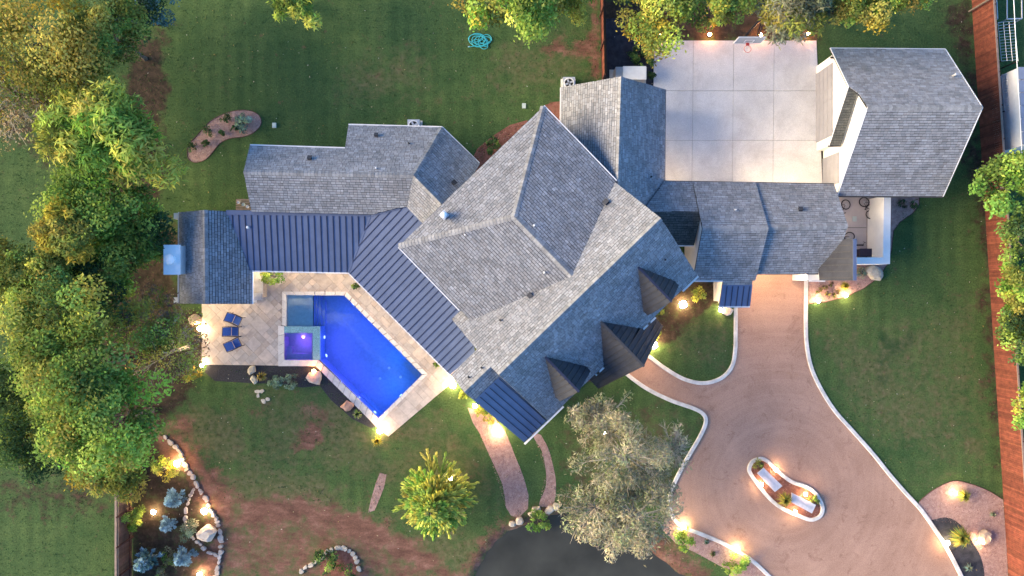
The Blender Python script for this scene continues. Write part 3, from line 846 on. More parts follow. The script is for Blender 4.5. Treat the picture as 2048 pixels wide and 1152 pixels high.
for px, py, col, pw, face in ((646, 675, VB, 30, (1, 0, 0)), (650, 712, VB, 30, (1, 0.3, 0)), (682, 764, VB, 34, (0.7, 0.7, 0)), (716, 797, VB, 32, (0.7, 0.7, 0)), (748, 826, PB, 20, (0.7, 0.7, 0)),
                              (800, 704, (0.0, 0.20, 1.0), 30, (-0.7, -0.7, 0)), (768, 672, PB, 26, (-0.7, -0.7, 0)), (736, 640, PB, 26, (-0.7, -0.7, 0)), (704, 608, PB, 20, (-0.7, -0.7, 0)), (800, 792, (0.0, 0.22, 1.0), 34, (-0.7, 0.7, 0))):
    pool_light(px, py, -0.35, col, pw * 0.33, face, M['pool_lens'])
pool_light(603, 675, -0.42, (0.30, 0.05, 1.0), 7, (0, -1, 0.3), M['spa_lens'], 0.07)
# ================================================================== HOUSE
EXPO = 0.175
class Roofer:
    """lays decks, shingles and metal panels for one building"""
    def __init__(s, root):
        s.root = root; s.rec = []
    def deck(s, pts, plane, thick=0.16, name='roof_section', m=None):
        b = MB(); top = [Vector(p) for p in pts]
        if area2([(p.x, p.y) for p in top]) < 0: top.reverse()
        b.prism(top, (0, 0, -thick))
        return b.build(name, m or M['deck'], s.root)
    def shingles(s, pts, plane, dark=False, tone=1.0):
        pts = [Vector((p.x, p.y, plane.z(p.x, p.y))) for p in pts]
        dk = s.deck(pts, plane)
        e1, e2 = plane.frame(); n = plane.n; o = plane.o
        poly = [((p - o).dot(e1), (p - o).dot(e2)) for p in pts]
        a0 = min(p[0] for p in poly); a1 = max(p[0] for p in poly)
        b0 = min(p[1] for p in poly); b1 = max(p[1] for p in poly)
        r = 0; bb = b0
        while bb < b1:
            a = a0 - random.random() * 0.4
            while a < a1:
                w = random.choice((0.19, 0.24, 0.28, 0.32, 0.36)) * random.uniform(0.92, 1.08)
                x0, x1, y0, y1 = a + 0.009, a + w - 0.009, bb + random.choice((0.024, 0.03, 0.034, 0.04)), bb + EXPO - 0.004
                a += w
                c = clip_rect(poly, x0, x1, y0, y1)
                if not c: continue
                ar = abs(area2(c))
                if ar < 0.0025: continue
                if area2(c) < 0: c = c[::-1]
                t = tone * (0.80 + 0.52 * random.betavariate(1.8, 1.8) + (0.22 if random.random() < 0.08 else 0))
                wv = random.uniform(-0.03, 0.03)
                hb = random.uniform(0.018, 0.032)
                top = [o + e1 * x + e2 * y + n * (0.006 + hb * (1 - (y - bb) / EXPO)) for x, y in c]
                bot = [o + e1 * x + e2 * y + n * 0.001 for x, y in c]
                s.rec.append((ar * n.z * (FPX / (CAM_H - top[0].z)) ** 2, top, bot, (t + wv, t, t - wv), dk, M['shingle_dark'] if dark else M['shingle']))
            bb += EXPO; r += 1
        return dk
    def finish(s):
        s.rec.sort(key=lambda q: -q[0])
        by = {}
        for k, (ar, top, bot, col, dk, m) in enumerate(s.rec):
            if k < 300:
                b = MB(); b.prism(top, bottom=bot, col=col); b.build('shingle', m, dk, tint=True)
            else:
                by.setdefault(dk.name, (dk, m, MB()))[2].prism(top, bottom=bot, col=col)
        for dk, m, b in by.values():
            stuff(b.build('shingle_field', m, dk, tint=True))
    def cap(s, a, b_, pa, pb, w=0.18):
        """folded ridge or hip shingles from a to b over planes pa and pb"""
        a = Vector(a); b_ = Vector(b_); t = (b_ - a); L = t.length; t.normalize()
        ds = []
        for p in (pa, pb):
            d_ = t.cross(p.n)
            ds.append(d_)
        mid = (a + b_) / 2
        # point each side direction away from the other plane
        for i in (0, 1):
            oth = (pb, pa)[i]
            if (mid + ds[i] * 0.5 - oth.o).dot(oth.n) > 0: ds[i] = -ds[i]
        up = (pa.n + pb.n).normalized()
        bb = MB(); k = max(1, int(L / 0.22))
        for i in range(k):
            p0 = a + t * (L * i / k); p1 = a + t * (L * (i + 1) / k - 0.012)
            c = random.uniform(0.75, 1.2)
            h0, h1 = 0.03, 0.045
            vs = []
            for p, h in ((p0, h0), (p1, h1)):
                for off in (ds[0] * w + pa.n * h, up * (h + 0.01), ds[1] * w + pb.n * h, ds[1] * w, up * 0.0, ds[0] * w):
                    vs.append(p + off)
            bb.add(vs, [(0, 1, 7, 6), (1, 2, 8, 7), (2, 3, 9, 8), (5, 0, 6, 11), (0, 5, 4, 1), (1, 4, 3, 2), (6, 7, 10, 11), (7, 8, 9, 10)], (c, c, c * 0.99))
        return stuff(bb.build('ridge_cap', M['ridge'], s.root, tint=True))
    def metal(s, pts, plane, spacing=0.42, m='metal', seam='seam', name='metal_roof_section', off=0.0, lift=0.0):
        pts = [Vector((p.x, p.y, plane.z(p.x, p.y) + lift)) for p in pts]
        dk = s.deck(pts, plane, 0.10, name)
        e1, e2 = plane.frame(); n = plane.n; o = plane.o + Vector((0, 0, lift))
        poly = [((p - o).dot(e1), (p - o).dot(e2)) for p in pts]
        a0 = min(p[0] for p in poly); a1 = max(p[0] for p in poly); b0 = min(p[1] for p in poly); b1 = max(p[1] for p in poly)
        a = a0 - off
        def up3(c, z0, z1): return [o + e1 * x + e2 * y + n * z1 for x, y in c], [o + e1 * x + e2 * y + n * z0 for x, y in c]
        while a < a1:
            c = clip_rect(poly, a, a + spacing - 0.002, b0, b1)
            if c and abs(area2(c)) > 0.004:
                if area2(c) < 0: c = c[::-1]
                t_, b_ = up3(c, 0.002, 0.02)
                bb = MB(); bb.prism(t_, bottom=b_); bb.build('metal_panel', M[m], dk)
            a += spacing
            c = clip_rect(poly, a - 0.022, a + 0.022, b0, b1 - 0.12)
            if c and abs(area2(c)) > 0.004:
                if area2(c) < 0: c = c[::-1]
                t_, b_ = up3(c, 0.015, 0.065)
                bb = MB(); bb.prism(t_, bottom=b_); bb.build('seam_rib', M[seam], dk)
        return dk
    def gutter(s, a, b_, w=0.11, m='trim', drop=0.02):
        a = Vector(a); b_ = Vector(b_); bb = MB()
        z = Vector((0, 0, -drop - 0.04))
        bb.bar(a + z, b_ + z, w, 0.12)
        return bb.build('gutter', M[m], s.root)
    def cover(s, a, b_, w, m, lift=0.03):
        bb = MB(); bb.bar(Vector(a) + Vector((0, 0, lift)), Vector(b_) + Vector((0, 0, lift)), w, 0.05)
        return bb.build('flashing', M[m], s.root)

def wall_block(root, base, tops, name='wall', m=None):
    """solid wall block: base = plan corners, tops = their heights"""
    b = MB()
    top = [Vector((p[0], p[1], z)) for p, z in zip(base, tops)]
    bot = [Vector((p[0], p[1], -0.05)) for p in base]
    if area2([(p.x, p.y) for p in top]) < 0: top.reverse(); bot.reverse()
    b.prism(top, bottom=bot)
    return b.build(name, m or M['white'], root)
def gable_block(root, c0, c1, c2, c3, ze, r0, r1, zr, m=None):
    """walls with gable ends on the sides c0-c1 and c2-c3"""
    P = [Vector((c[0], c[1], ze)) for c in (c0, c1, c2, c3)]
    R0 = Vector((r0[0], r0[1], zr)); R1 = Vector((r1[0], r1[1], zr))
    B = [Vector((p.x, p.y, -0.05)) for p in P]
    vs = P + [R0, R1] + B
    b = MB(); b.add(vs, [(0, 4, 5, 3), (4, 1, 2, 5), (6, 7, 1, 4, 0), (8, 9, 3, 5, 2), (7, 8, 2, 1), (9, 6, 0, 3), (9, 8, 7, 6)])
    return b.build('wall', m or M['white'], root)
def window(root, c, w, h, nrm, name='window'):
    """window with frame, pane and sill set on a wall face"""
    c = Vector(c); n = Vector(nrm).normalized(); t = Vector((0, 0, 1)).cross(n)
    ax = (t, n, Vector((0, 0, 1)))
    f = MB(); f.box(c, w + 0.16, 0.08, h + 0.16, axes=ax); fo = f.build(name, M['trim'], root)
    for k in (-1, 1):
        g = MB(); g.box(c + t * (k * w * 0.25) + n * 0.03, w * 0.5 - 0.06, 0.05, h - 0.05, axes=ax); g.build('pane', M['glass'], fo)
    g = MB(); g.box(c + Vector((0, 0, -h / 2 - 0.1)) + n * 0.06, w + 0.24, 0.16, 0.06, axes=ax); g.build('sill', M['trim'], fo)
def soffit_lamp(root, p, power, col=(1.0, 0.72, 0.42)):
    p = Vector(p)
    b = MB(); b.lathe([(0.09, 0.03), (0.09, 0.0), (0.05, -0.01)][::-1], p, 10); b.build('soffit_lamp', M['soffit_lens'], root)
    l = bpy.data.lights.new('soffit_light', 'POINT'); l.energy = power; l.color = col; l.shadow_soft_size = 0.12
    lo = bpy.data.objects.new('soffit_light', l); COL.objects.link(lo); lo.parent = root; lo.location = p + Vector((0, 0, -0.14)) - root.location

house = thing('house', 'large white house with grey shingle hips and slate blue metal porch roofs round the pool', 'house', (0, 0, 0))
R = Roofer(house)

# ---- diagonal main block
HE, HF, EA = 8.5, 4.6, 5.9                 # front ridge, front eave, hip eave
pF = Plane(UV(256, 87.6, HE), UV(-115, 87.6, HE), UV(0, 216.5, HF))
pD = Plane(UV(256, 87.6, HE), UV(-115, 87.6, HE), UV(0, -8.7, EA))
H1 = pD.uv(86, 55.5).z
pB = Plane(UV(261, 0, EA), UV(261, -191, EA), UV(86, 0, H1))
pC = Plane(UV(-92, 0, EA), UV(-92, -191, EA), UV(86, 0, H1))
pA = Plane(UV(0, -191, EA), UV(100, -191, EA), UV(86, -83.5, H1))
zv = 8.5 - (8.5 - EA) / 96.3 * 18.1
pX = Plane(UV(-117, 69.5, zv), UV(-178, 69.5, zv), UV(-150, 215.5, HF))      # lower front extension
# F without the dormers laid over it
R.shingles([pF.uv(u, v) for u, v in ((256, 87.6), (256.5, 216.5), (-120, 216.5), (-115, 87.6))], pF)
R.shingles([pD.uv(u, v) for u, v in ((256, 87.6), (-115, 87.6), (-117, 69.5), (-178, 69.5), (-178, 34), (-116, 34), (-116, -35), (-92, -35), (-92, -8.7), (86, 55.5), (259, -8.7))], pD)
R.shingles([UV(261, -191, EA), UV(260, -8.7, EA), UV(86, 55.5, H1), UV(86, -83.5, H1)], pB)
R.shingles([UV(261, -191, EA), UV(86, -83.5, H1), UV(-92, -191, EA)], pA)
R.shingles([UV(-92, -191, EA), UV(86, -83.5, H1), UV(86, 55.5, H1), UV(-92, -8.7, EA)], pC)
XB = 92.0
R.shingles([pX.uv(u, v) for u, v in ((-117, 69.5), (-178, 69.5), (-178, XB), (-119, XB))], pX)
R.metal([pX.uv(u, v) for u, v in ((-119, XB), (-178, XB), (-178, 215.5), (-121, 215.5))], pX, 0.40)
R.cap(UV(256, 87.6, HE), UV(-115, 87.6, HE), pF, pD)
R.cap(UV(86, -83.5, H1), UV(86, 55.5, H1), pB, pC)
R.cap(UV(261, -191, EA), UV(86, -83.5, H1), pB, pA)
R.cap(UV(-92, -191, EA), UV(86, -83.5, H1), pC, pA)
R.cap(UV(-117, 69.5, zv), UV(-178, 69.5, zv), pX, pD)
R.gutter(UV(263, -191, EA), UV(263, -8, EA), 0.07); R.gutter(UV(-94, -190, EA), UV(-94, -36, EA), 0.06)
R.gutter(UV(257, 219, HF), UV(218, 219, HF)); R.gutter(UV(150, 219, HF), UV(131, 219, HF)); R.gutter(UV(8, 219, HF), UV(-1, 219, HF)); R.gutter(UV(-82, 219, HF), UV(-180, 219, HF))
R.gutter(UV(136, 219, HF), UV(118, 219, HF)); R.gutter(UV(22, 219, HF), UV(2, 219, HF))
def rect_uv(u0, u1, v0, v1): return [UV(u0, v0), UV(u1, v0), UV(u1, v1), UV(u0, v1)]
wall_block(house, rect_uv(-82, 251, -181, 20), [EA - 0.18] * 4)
gable_block(house, UV(249, 2), UV(249, 206), UV(-109, 206), UV(-109, 2), HF - 0.02, UV(249, 87.6), UV(-109, 87.6), HE - 0.28)
gable_block(house, UV(-112, 44), UV(-112, 204), UV(-172, 204), UV(-172, 44), HF - 0.02, UV(-112, 69.5), UV(-172, 69.5), zv - 0.3)
wall_block(house, [UV(249, 2), UV(249, 60), UV(249, 87.6), UV(249, 130)], [pD.uv(249, 2).z - .25, pD.uv(249, 60).z - .25, HE - .28, pF.uv(249, 130).z - 0.3])
# ---- dormers: two over the front, one deep entry gable
def dormer(u, v0, v1, hw, zr, ze, ov, mname='metal_dark', entry=False):
    pl = Plane(UV(u, v0, zr), UV(u, v1, zr), UV(u - hw, v1, ze))
    pr = Plane(UV(u, v0, zr), UV(u, v1, zr), UV(u + hw, v1, ze))
    for p, sgn in ((pl, -1), (pr, 1)):
        # the valley foot lies where the dormer eave line meets the front slope
        vf = 87.6 + (HE - ze) / ((HE - HF) / 128.9)
        foot_v = min(vf, v1 - 2) if not entry else 216.5
        zf = ze if not entry else None
        if entry:
            # on the slope down to its eave, then forward under the gutter to the porch front
            zz = HF + 0.0
            du = (zr - zz) / (zr - ze) * hw
            pts = [UV(u, v0), UV(u, v1), UV(u + sgn * hw, v1 - 6), UV(u + sgn * hw, 205), UV(u + sgn * du, 216.5)]
        else:
            pts = [UV(u, v0), UV(u, v1), UV(u + sgn * hw, v1 - 1), UV(u + sgn * hw, foot_v)]
        pts = [Vector((q.x, q.y, p.z(q.x, q.y))) for q in pts]
        R.metal(pts, p, 0.36, mname, 'fascia', lift=0.05)
    R.cover(UV(u, v0, zr + 0.06), UV(u, v1 + 1, zr + 0.06), 0.14, 'seam' if not entry else 'fascia')
    b = MB()
    vv = v1 - ov
    zb = 0 if entry else HF - 0.3
    if entry:
        for s_ in (-1, 1):
            bb = MB(); bb.box(UV(u + s_ * (hw - 9), v1 - 12, ze / 2), 0.35, 0.35, ze - 0.1, rz=math.radians(44)); bb.build('porch_column', M['white'], house)
        b.prism([UV(u - hw + 6, vv, ze - .05), UV(u + hw - 6, vv, ze - .05), UV(u, vv, zr - 0.22)], UV(0, -5) )
        b.build('gable_panel', M['white'], house)
    else:
        a = [UV(u - hw + 4, vv, zb), UV(u + hw - 4, vv, zb), UV(u + hw - 4, vv, ze - 0.02), UV(u, vv, zr - 0.25), UV(u - hw + 4, vv, ze - 0.02)]
        back = [UV(u - hw + 4, vv - 30, zb), UV(u + hw - 4, vv - 30, zb), UV(u + hw - 4, vv - 30, ze - 0.02), UV(u, vv - 30, zr - 0.25), UV(u - hw + 4, vv - 30, ze - 0.02)]
        b.prism(a, bottom=back); b.build('dormer_wall', M['white'], house)
        window(house, UV(u, vv + 1, ze + 0.1), 1.2, 1.1, (UY, -UX, 0))
dormer(177.6, 122.6, 203.5, 38, 7.44, 5.35, 8)
dormer(-40.5, 122.6, 204, 38, 7.44, 5.35, 8)
dormer(69.5, 148, 254, 84, 6.68, 3.0, 10, entry=True)
b = MB(); b.box(UV(69.5, 207, 1.15), 1.7, 0.12, 2.3, rz=math.radians(44)); do = b.build('front_door', M['fascia'], house)
b = MB(); b.box(UV(69.5, 209.5, 1.0) + Vector((0.5 * UX, 0.5 * UY, 0)), 0.05, 0.06, 0.4, rz=math.radians(44)); b.build('handle', M['steel'], do)
for u in (-100, -30, 190, 225): window(house, UV(u, 206.5, 1.7), 1.3, 1.7, (UY, -UX, 0))
for v in (-150, -60): window(house, UV(251.3, v, 4.6), 1.3, 1.3, (UX, UY, 0))
for v in (-150, -90, -30): window(house, UV(-82.3, v, 4.8), 1.2, 0.9, (-UX, -UY, 0))
for v in (-130, -60): window(house, UV(-82.3, v, 1.5), 2.4, 2.3, (-UX, -UY, 0), 'glass_door')

# ---- patio porch roofs (standing seam)
pM = Plane(G(505, 541, 2.9), G(697, 545, 2.9), G(742, 430, 3.68))
pG = Plane(G(697, 545, 2.9), G(900, 749, 2.9), G(742, 430, 3.68))
# ---- pool house gable
pPL = Plane(G(409, 420, 4.4), G(411, 608, 4.4), G(358, 424, 2.9))
pPR = Plane(G(409, 420, 4.4), G(411, 608, 4.4), G(504, 608, 2.9))
R.shingles([pPL.px(*p) for p in ((409.5, 420), (411, 608), (356.5, 607), (358, 424.5))], pPL)
R.shingles([pPR.px(*p) for p in ((409.5, 420), (460, 423), (499, 541), (504, 541), (504, 608), (411, 608))], pPR)
R.cap(G(409.5, 420, 4.4), G(411, 608, 4.4), pPL, pPR)
R.metal([pM.px(*p) for p in ((452, 424.5), (742, 428), (697, 545), (496, 541))], pM, 0.415)
R.metal([pG.px(*p) for p in ((742, 428), (789, 416), (812, 412), (845, 446), (826, 500), (940, 630), (950, 706), (900, 749.5), (697, 545))], pG, 0.42)
R.cover(pM.px(453, 425), pM.px(742, 428.5), 0.30, 'metal', 0.04); R.cover(pG.px(742, 428.5), pG.px(800, 413.5), 0.30, 'metal', 0.04)
R.cover(pG.px(742, 429), pG.px(697, 545), 0.12, 'metal', 0.02)
R.gutter(G(505, 542, 2.92), G(697, 546, 2.92)); R.gutter(G(697, 546, 2.92), G(900, 750, 2.92)); R.gutter(G(505, 541, 2.9), G(505, 608, 2.9), 0.07); R.gutter(G(357, 424, 2.9), G(356, 607, 2.9), 0.07)
for x in (372, 493):
    for y in (600, 436):
        b = MB(); b.box(G(x, y, 0) * 0.97 + Vector((0, 0, 1.36)), 0.4, 0.4, 2.75); b.build('porch_column', M['white'], house)
b = MB(); b.prism([G(366, 432, 2.7), G(366, 600, 2.7), G(372, 600, 2.7), G(372, 432, 2.7)], bottom=[G(366, 432, 2.7) + Vector((0, 0, -2.75)), G(366, 600, 2.7) + Vector((0, 0, -2.75)), G(372, 600, 2.7) + Vector((0, 0, -2.75)), G(372, 432, 2.7) + Vector((0, 0, -2.75))]); b.build('wall', M['white'], house)
for px, py in ((560, 540), (640, 541), (696, 543), (745, 592), (795, 642), (845, 692), (893, 740)):
    q = G(px, py, 2.9); b = MB(); b.box(Vector((q.x - 0.0, q.y + 0.25, 1.36)), 0.22, 0.22, 2.74); b.build('porch_column', M['white'], house)
# chimney of the pool house
ch = [G(328, 491, 4.05), G(328, 548, 4.05), G(360, 548, 4.05), G(360, 491, 4.05)]
b = MB(); b.prism([p + Vector((0, 0, -0.06)) for p in ch], bottom=[Vector((p.x, p.y, -0.05)) for p in ch]); chim = b.build('chimney', M['trim'], house)
b = MB(); cc = sum(ch, Vector()) / 4
b.prism([cc + (p - cc) * 1.05 + Vector((0, 0, 0.02)) for p in ch], (0, 0, -0.08)); b.build('chimney_cap', M['chimney_cap'], chim)
b = MB(); b.lathe([(0.26, 0), (0.26, 0.28), (0.33, 0.30), (0.33, 0.36), (0.10, 0.45)], cc + Vector((0, 0, 0.02)), 18); b.build('flue', M['chimney_cap'], chim, smooth=False)
b = MB(); b.prism([pPL.px(362, 493) + Vector((0, 0, .05)), pPL.px(362, 546) + Vector((0, 0, .05)), pPL.px(371, 549) + Vector((0, 0, .07)), pPL.px(371, 490) + Vector((0, 0, .07))], (0, 0, -0.04)); b.build('cricket_flashing', M['steel'], chim)

# ---- west wing
WR = 5.5
p1 = Plane(G(487, 344, WR), G(827, 351, WR), G(500, 291, 4.05))
p0 = Plane(G(487, 344, WR), G(827, 351, WR), G(503, 423, 3.95))
cN = p1.px(884, 255); zc = cN.z
p2 = Plane(G(827, 351, WR), G(882, 407, WR), cN)
p3 = Plane(G(827, 351, WR), G(882, 407, WR), G(843, 446, 4.2))
R.shingles([p1.px(*p) for p in ((487, 344), (500, 291), (690, 297), (697, 250), (884, 255), (827, 351))], p1)
R.shingles([p0.px(*p) for p in ((487, 344), (827, 351), (813, 413), (790, 417), (742, 429), (503, 423))], p0)
R.shingles([p2.px(*p) for p in ((827, 351), (884, 255), (960, 327), (900, 425), (882, 407))], p2)
R.shingles([p3.px(*p) for p in ((827, 351), (882, 407), (900, 425), (850, 452), (812, 412))], p3)
R.cap(G(487, 344, WR), G(827, 351, WR), p1, p0); R.cap(cN, G(827, 351, WR), p1, p2); R.cap(G(827, 351, WR), G(882, 407, WR), p2, p3)
R.gutter(p1.px(500, 290), p1.px(690, 296)); R.gutter(p1.px(697, 249), p1.px(884, 254)); R.gutter(p2.px(884, 254), p2.px(958, 326))
za = p1.px(600, 294).z
def XY(px, py, h): return G(px, py, h).to_2d()
gable_block(house, XY(505, 415, 4.0), XY(512, 300, 4.0), XY(822, 306, 4.0), XY(818, 415, 4.0), za - 0.2, XY(496, 345, WR), XY(822, 351, WR), WR - 0.3)
wall_block(house, [XY(707, 262, zc), XY(880, 266, zc), XY(940, 330, zc), XY(850, 400, zc), XY(707, 350, zc)], [zc - 0.2, zc - 0.2, zc - 0.2, 4.0, 4.3])
for x in (560, 630): window(house, G(x, 300, 4.0) + Vector((0, 0, -2.3)), 1.2, 1.4, (0, 1, 0))
for x in (740, 790, 840): window(house, G(x, 261.5, 2.8) + Vector((0, 0, -1.1)), 1.2, 1.3, (0, 1, 0))

# ---- north garage wing
NE_, NR_ = 2.85, 5.8
nr0, nr1 = G(1242, 153, NR_), G(1235, 385, NR_)
pNL = Plane(nr0, nr1, G(1122, 174, NE_)); pNR = Plane(nr0, nr1, G(1331, 179, NE_))
R.shingles([pNL.px(*p) for p in ((1242, 153), (1122.5, 174.5), (1121, 265), (1180, 330), (1235, 385))], pNL)
EWE, EWR = 2.9, 4.9
pN = Plane(G(1329, 362, EWE), G(1668, 368, EWE), G(1696, 452, EWR))
vz = pNR.px(1331, 179)
R.shingles([pNR.px(*p) for p in ((1242, 153), (1331, 179), (1329, 362.5), (1285, 424), (1235, 385))], pNR)
R.cap(nr0, nr1, pNL, pNR)
R.gutter(pNL.px(1122, 175), pNL.px(1121, 262)); R.gutter(pNR.px(1331, 179), pNR.px(1329.5, 362), 0.07, 'fascia')
gable_block(house, XY(1132, 185, 3), XY(1322, 188, 3), XY(1320, 400, 3), XY(1132, 380, 3), NE_ - 0.15, XY(1240, 163, NR_), XY(1236, 380, NR_), NR_ - 0.3)
# ---- east-west wing
pS = Plane(G(1537, 455, EWR), G(1696, 452, EWR), G(1600, 547, EWE))
R.shingles([pN.px(*p) for p in ((1329, 362), (1668, 368), (1696, 452), (1530, 455), (1397, 423), (1285, 424))], pN)
R.shingles([pS.px(*p) for p in ((1530, 455), (1696, 452), (1687, 479), (1637, 537), (1637, 547), (1505, 548))], pS)
R.cap(pN.px(1535, 455), pN.px(1696, 452), pN, pS)
# centre block, slightly taller
CR_ = 5.3
pCN = Plane(G(1405, 457, CR_), G(1537, 457, CR_), G(1400, 363, 3.02)); pCS = Plane(G(1405, 457, CR_), G(1537, 457, CR_), G(1400, 561, 2.95))
R.shingles([pCN.px(*p) for p in ((1386, 364), (1511, 365), (1537, 457), (1405, 457))], pCN)
R.shingles([pCS.px(*p) for p in ((1405, 457), (1537, 457), (1511, 561), (1505, 561), (1504, 570), (1446, 570), (1446, 561), (1386, 561))], pCS)
R.cap(G(1405, 457, CR_), G(1537, 457, CR_), pCN, pCS)
# link roof, charcoal
zl = pN.px(1396, 423).z
pL = Plane(pN.px(1316, 423), pN.px(1396, 424), G(1360, 490, 3.1))
R.shingles([pL.px(*p) for p in ((1290, 423), (1397, 424), (1400, 440), (1388, 490.5), (1350, 490))], pL, dark=True)
R.gutter(pL.px(1350, 491), pL.px(1388, 491.5))
R.gutter(pCS.px(1387, 562), pCS.px(1446, 562)); R.gutter(pN.px(1330, 362), pN.px(1668, 367.5), 0.07, 'fascia')
R.gutter(pS.px(1511, 548), pS.px(1637, 548), 0.07, 'fascia')
def rectw(x0, y0, x1, y1): return [Vector((x0, y0)), Vector((x1, y0)), Vector((x1, y1)), Vector((x0, y1))]
# plan metres: centre block
cx0, cx1 = 345 / 28, 450 / 28; cy0, cy1 = 18 / 28, 192 / 28; cym = 105.9 / 28
gable_block(house, (cx0, cy0), (cx0, cy1), (cx1, cy1), (cx1, cy0), 2.75, (cx0, cym), (cx1, cym), CR_ - 0.3)
ex1 = 598 / 28; eym = 111 / 28
gable_block(house, (cx1 - .05, 33 / 28), (cx1 - .05, 188 / 28), (ex1, 188 / 28), (ex1, 33 / 28), 2.7, (cx1, eym), (ex1, eym), EWR - 0.3)
gable_block(house, (275 / 28, 84 / 28), (275 / 28, 188 / 28), (cx0 + .02, 188 / 28), (cx0 + .02, 84 / 28), 2.7, (275 / 28, 139 / 28), (cx0, 139 / 28), zl - 0.35)
# garage doors to the drive and to the court
def panel_door(root, c, w, h, nrm, rows=4, cols=4, name='garage_door'):
    c = Vector(c); n = Vector(nrm).normalized(); t = Vector((0, 0, 1)).cross(n); ax = (t, n, Vector((0, 0, 1)))
    b = MB(); b.box(c, w, 0.06, h, axes=ax); o = b.build(name, M['door'], root)
    for r in range(rows):
        for k in range(cols):
            bb = MB(); bb.box(c + t * ((k + 0.5) / cols - 0.5) * w + Vector((0, 0, ((r + 0.5) / rows - 0.5) * h)) + n * 0.035, w / cols - 0.06, 0.03, h / rows - 0.04, axes=ax); bb.build('door_panel', M['door'], o)
panel_door(house, (535 / 28, 32 / 28, 1.2), 3.6, 2.35, (0, -1, 0))
for x in (400, 455): panel_door(house, (x / 28, 193.2 / 28, 1.2), 1.6, 2.3, (0, 1, 0), 3, 2)
window(house, (380 / 28, 17.3 / 28, 1.6), 1.3, 1.4, (0, -1, 0))
# bay with its small metal roof
bx0, bx1 = 403 / 28, 452 / 28
wall_block(house, rectw(bx0, -26 / 28, bx1, 22 / 28), [2.12] * 4)
window(house, ((bx0 + bx1) / 2, -26.5 / 28, 1.2), 1.1, 1.2, (0, -1, 0))
pBay = Plane(G(1446, 569, 2.75), G(1504, 569, 2.75), G(1470, 612, 2.2))
R.metal([pBay.px(*p) for p in ((1445, 569), (1505, 569), (1500, 612), (1438, 612))], pBay, 0.38)
R.gutter(pBay.px(1437, 613.5), pBay.px(1500, 613.5))
# corner tower with mono-pitch metal roof
ta, tb = pS.px(1687, 479), pS.px(1638, 537)
pT = Plane(ta, tb, ta + Vector((0, 1, 0)))
R.metal([pT.px(*p) for p in ((1706, 478), (1706, 561), (1640, 561), (1638, 535), (1686, 478))], pT, 0.42, 'metal_dark', 'fascia')
R.cover(pT.px(1709, 478), pT.px(1709, 561), 0.22, 'metal', 0.03)
tx0, tx1 = 584 / 28, 612 / 28
b = MB(); b.prism([Vector((tx0, 17 / 28, 2.6)), Vector((tx1, 17 / 28, 4.3)), Vector((tx1, 86 / 28, 4.3)), Vector((tx0, 86 / 28, 2.6))], bottom=[Vector((tx0, 17 / 28, -.05)), Vector((tx1, 17 / 28, -.05)), Vector((tx1, 86 / 28, -.05)), Vector((tx0, 86 / 28, -.05))]); b.build('wall', M['white'], house)
b = MB(); b.box((573 / 28, 22 / 28, 1.2), 0.9, 0.5, 2.45); b.build('garage_pillar', M['white'], house)
window(house, (601 / 28, 16.3 / 28, 1.5), 0.9, 1.4, (0, -1, 0))

# ---- roof vents
def vent(px, py, plane, h=0.3, r=0.06, m='trim'):
    p = plane.px(px, py); b = MB(); b.lathe([(r, -0.05), (r, h), (r * 0.8, h + 0.02)], p, 10); b.build('vent_pipe', M[m], house)
def box_vent(px, py, plane, w=0.3, m='metal_dark'):
    p = plane.px(px, py); e1, e2 = plane.frame(); b = MB(); b.box(p + plane.n * 0.08, w, w, 0.16, axes=(e1, e2, plane.n))
    b.box(p + plane.n * 0.17, w * 1.2, w * 1.2, 0.03, axes=(e1, e2, plane.n)); b.build('box_vent', M[m], house)
p = pA.px(890, 432)
b = MB(); b.box(p + Vector((0, 0, 0.25)), 0.34, 0.34, 0.7, rz=math.radians(44)); b.box(p + Vector((0, 0, 0.62)), 0.46, 0.46, 0.05, rz=math.radians(44))
fl = b.build('flue_box', M['steel'], house)
b = MB(); b.lathe([(0.16, 0.64), (0.19, 0.72), (0.17, 0.82), (0.06, 0.88)], p, 14); b.build('flue_cap', M['chimney_cap'], fl, smooth=True)
vent(1088, 545, pC); vent(1068, 451, pB, 0.25); vent(753, 337, p1, 0.25, 0.05); vent(497, 455, pM, 0.2, 0.09); vent(963, 735, pD, 0.25, 0.05, 'black'); vent(937, 754, pD, 0.2, 0.05, 'black')
vent(1000, 640, pD, 0.2, 0.05, 'black'); vent(1330, 520, pF, 0.18, 0.05, 'black'); vent(930, 470, pA, 0.2, 0.05); box_vent(1060, 590, pC, 0.24); box_vent(620, 318, p1, 0.24); box_vent(1600, 420, pN, 0.24); vent(1470, 420, pCN, 0.2, 0.05)
vent(1302, 354, pNR, 0.2, 0.05, 'black'); vent(818, 287, p1, 0.2, 0.05, 'black')
box_vent(1213, 406, pD, 0.28); box_vent(907, 367, p2, 0.26); box_vent(753, 272, p1, 0.22)

# ---- lamps under the eaves
def sl(px, py, h, power): soffit_lamp(house, G(px, py, 0) + Vector((0, 0, h)), power)
for x in (1345, 1425, 1505, 1590): sl(x, 383, 2.45, 40)
for x, y in ((560, 533), (620, 533), (680, 533), (752, 560), (802, 610), (856, 664), (902, 710)): sl(x, y, 2.5, 40)
for x, y in ((430, 596), (478, 596), (525, 520)): sl(x, y, 2.45, 24)
for x in (1500, 1535, 1570): sl(x, 545.8, 2.5, 75)
sl(1352, 484, 2.6, 40); sl(1632, 440, 2.4, 30)
sl(1275, 700, 2.7, 45); sl(1240, 720, 2.7, 30)
R.finish()

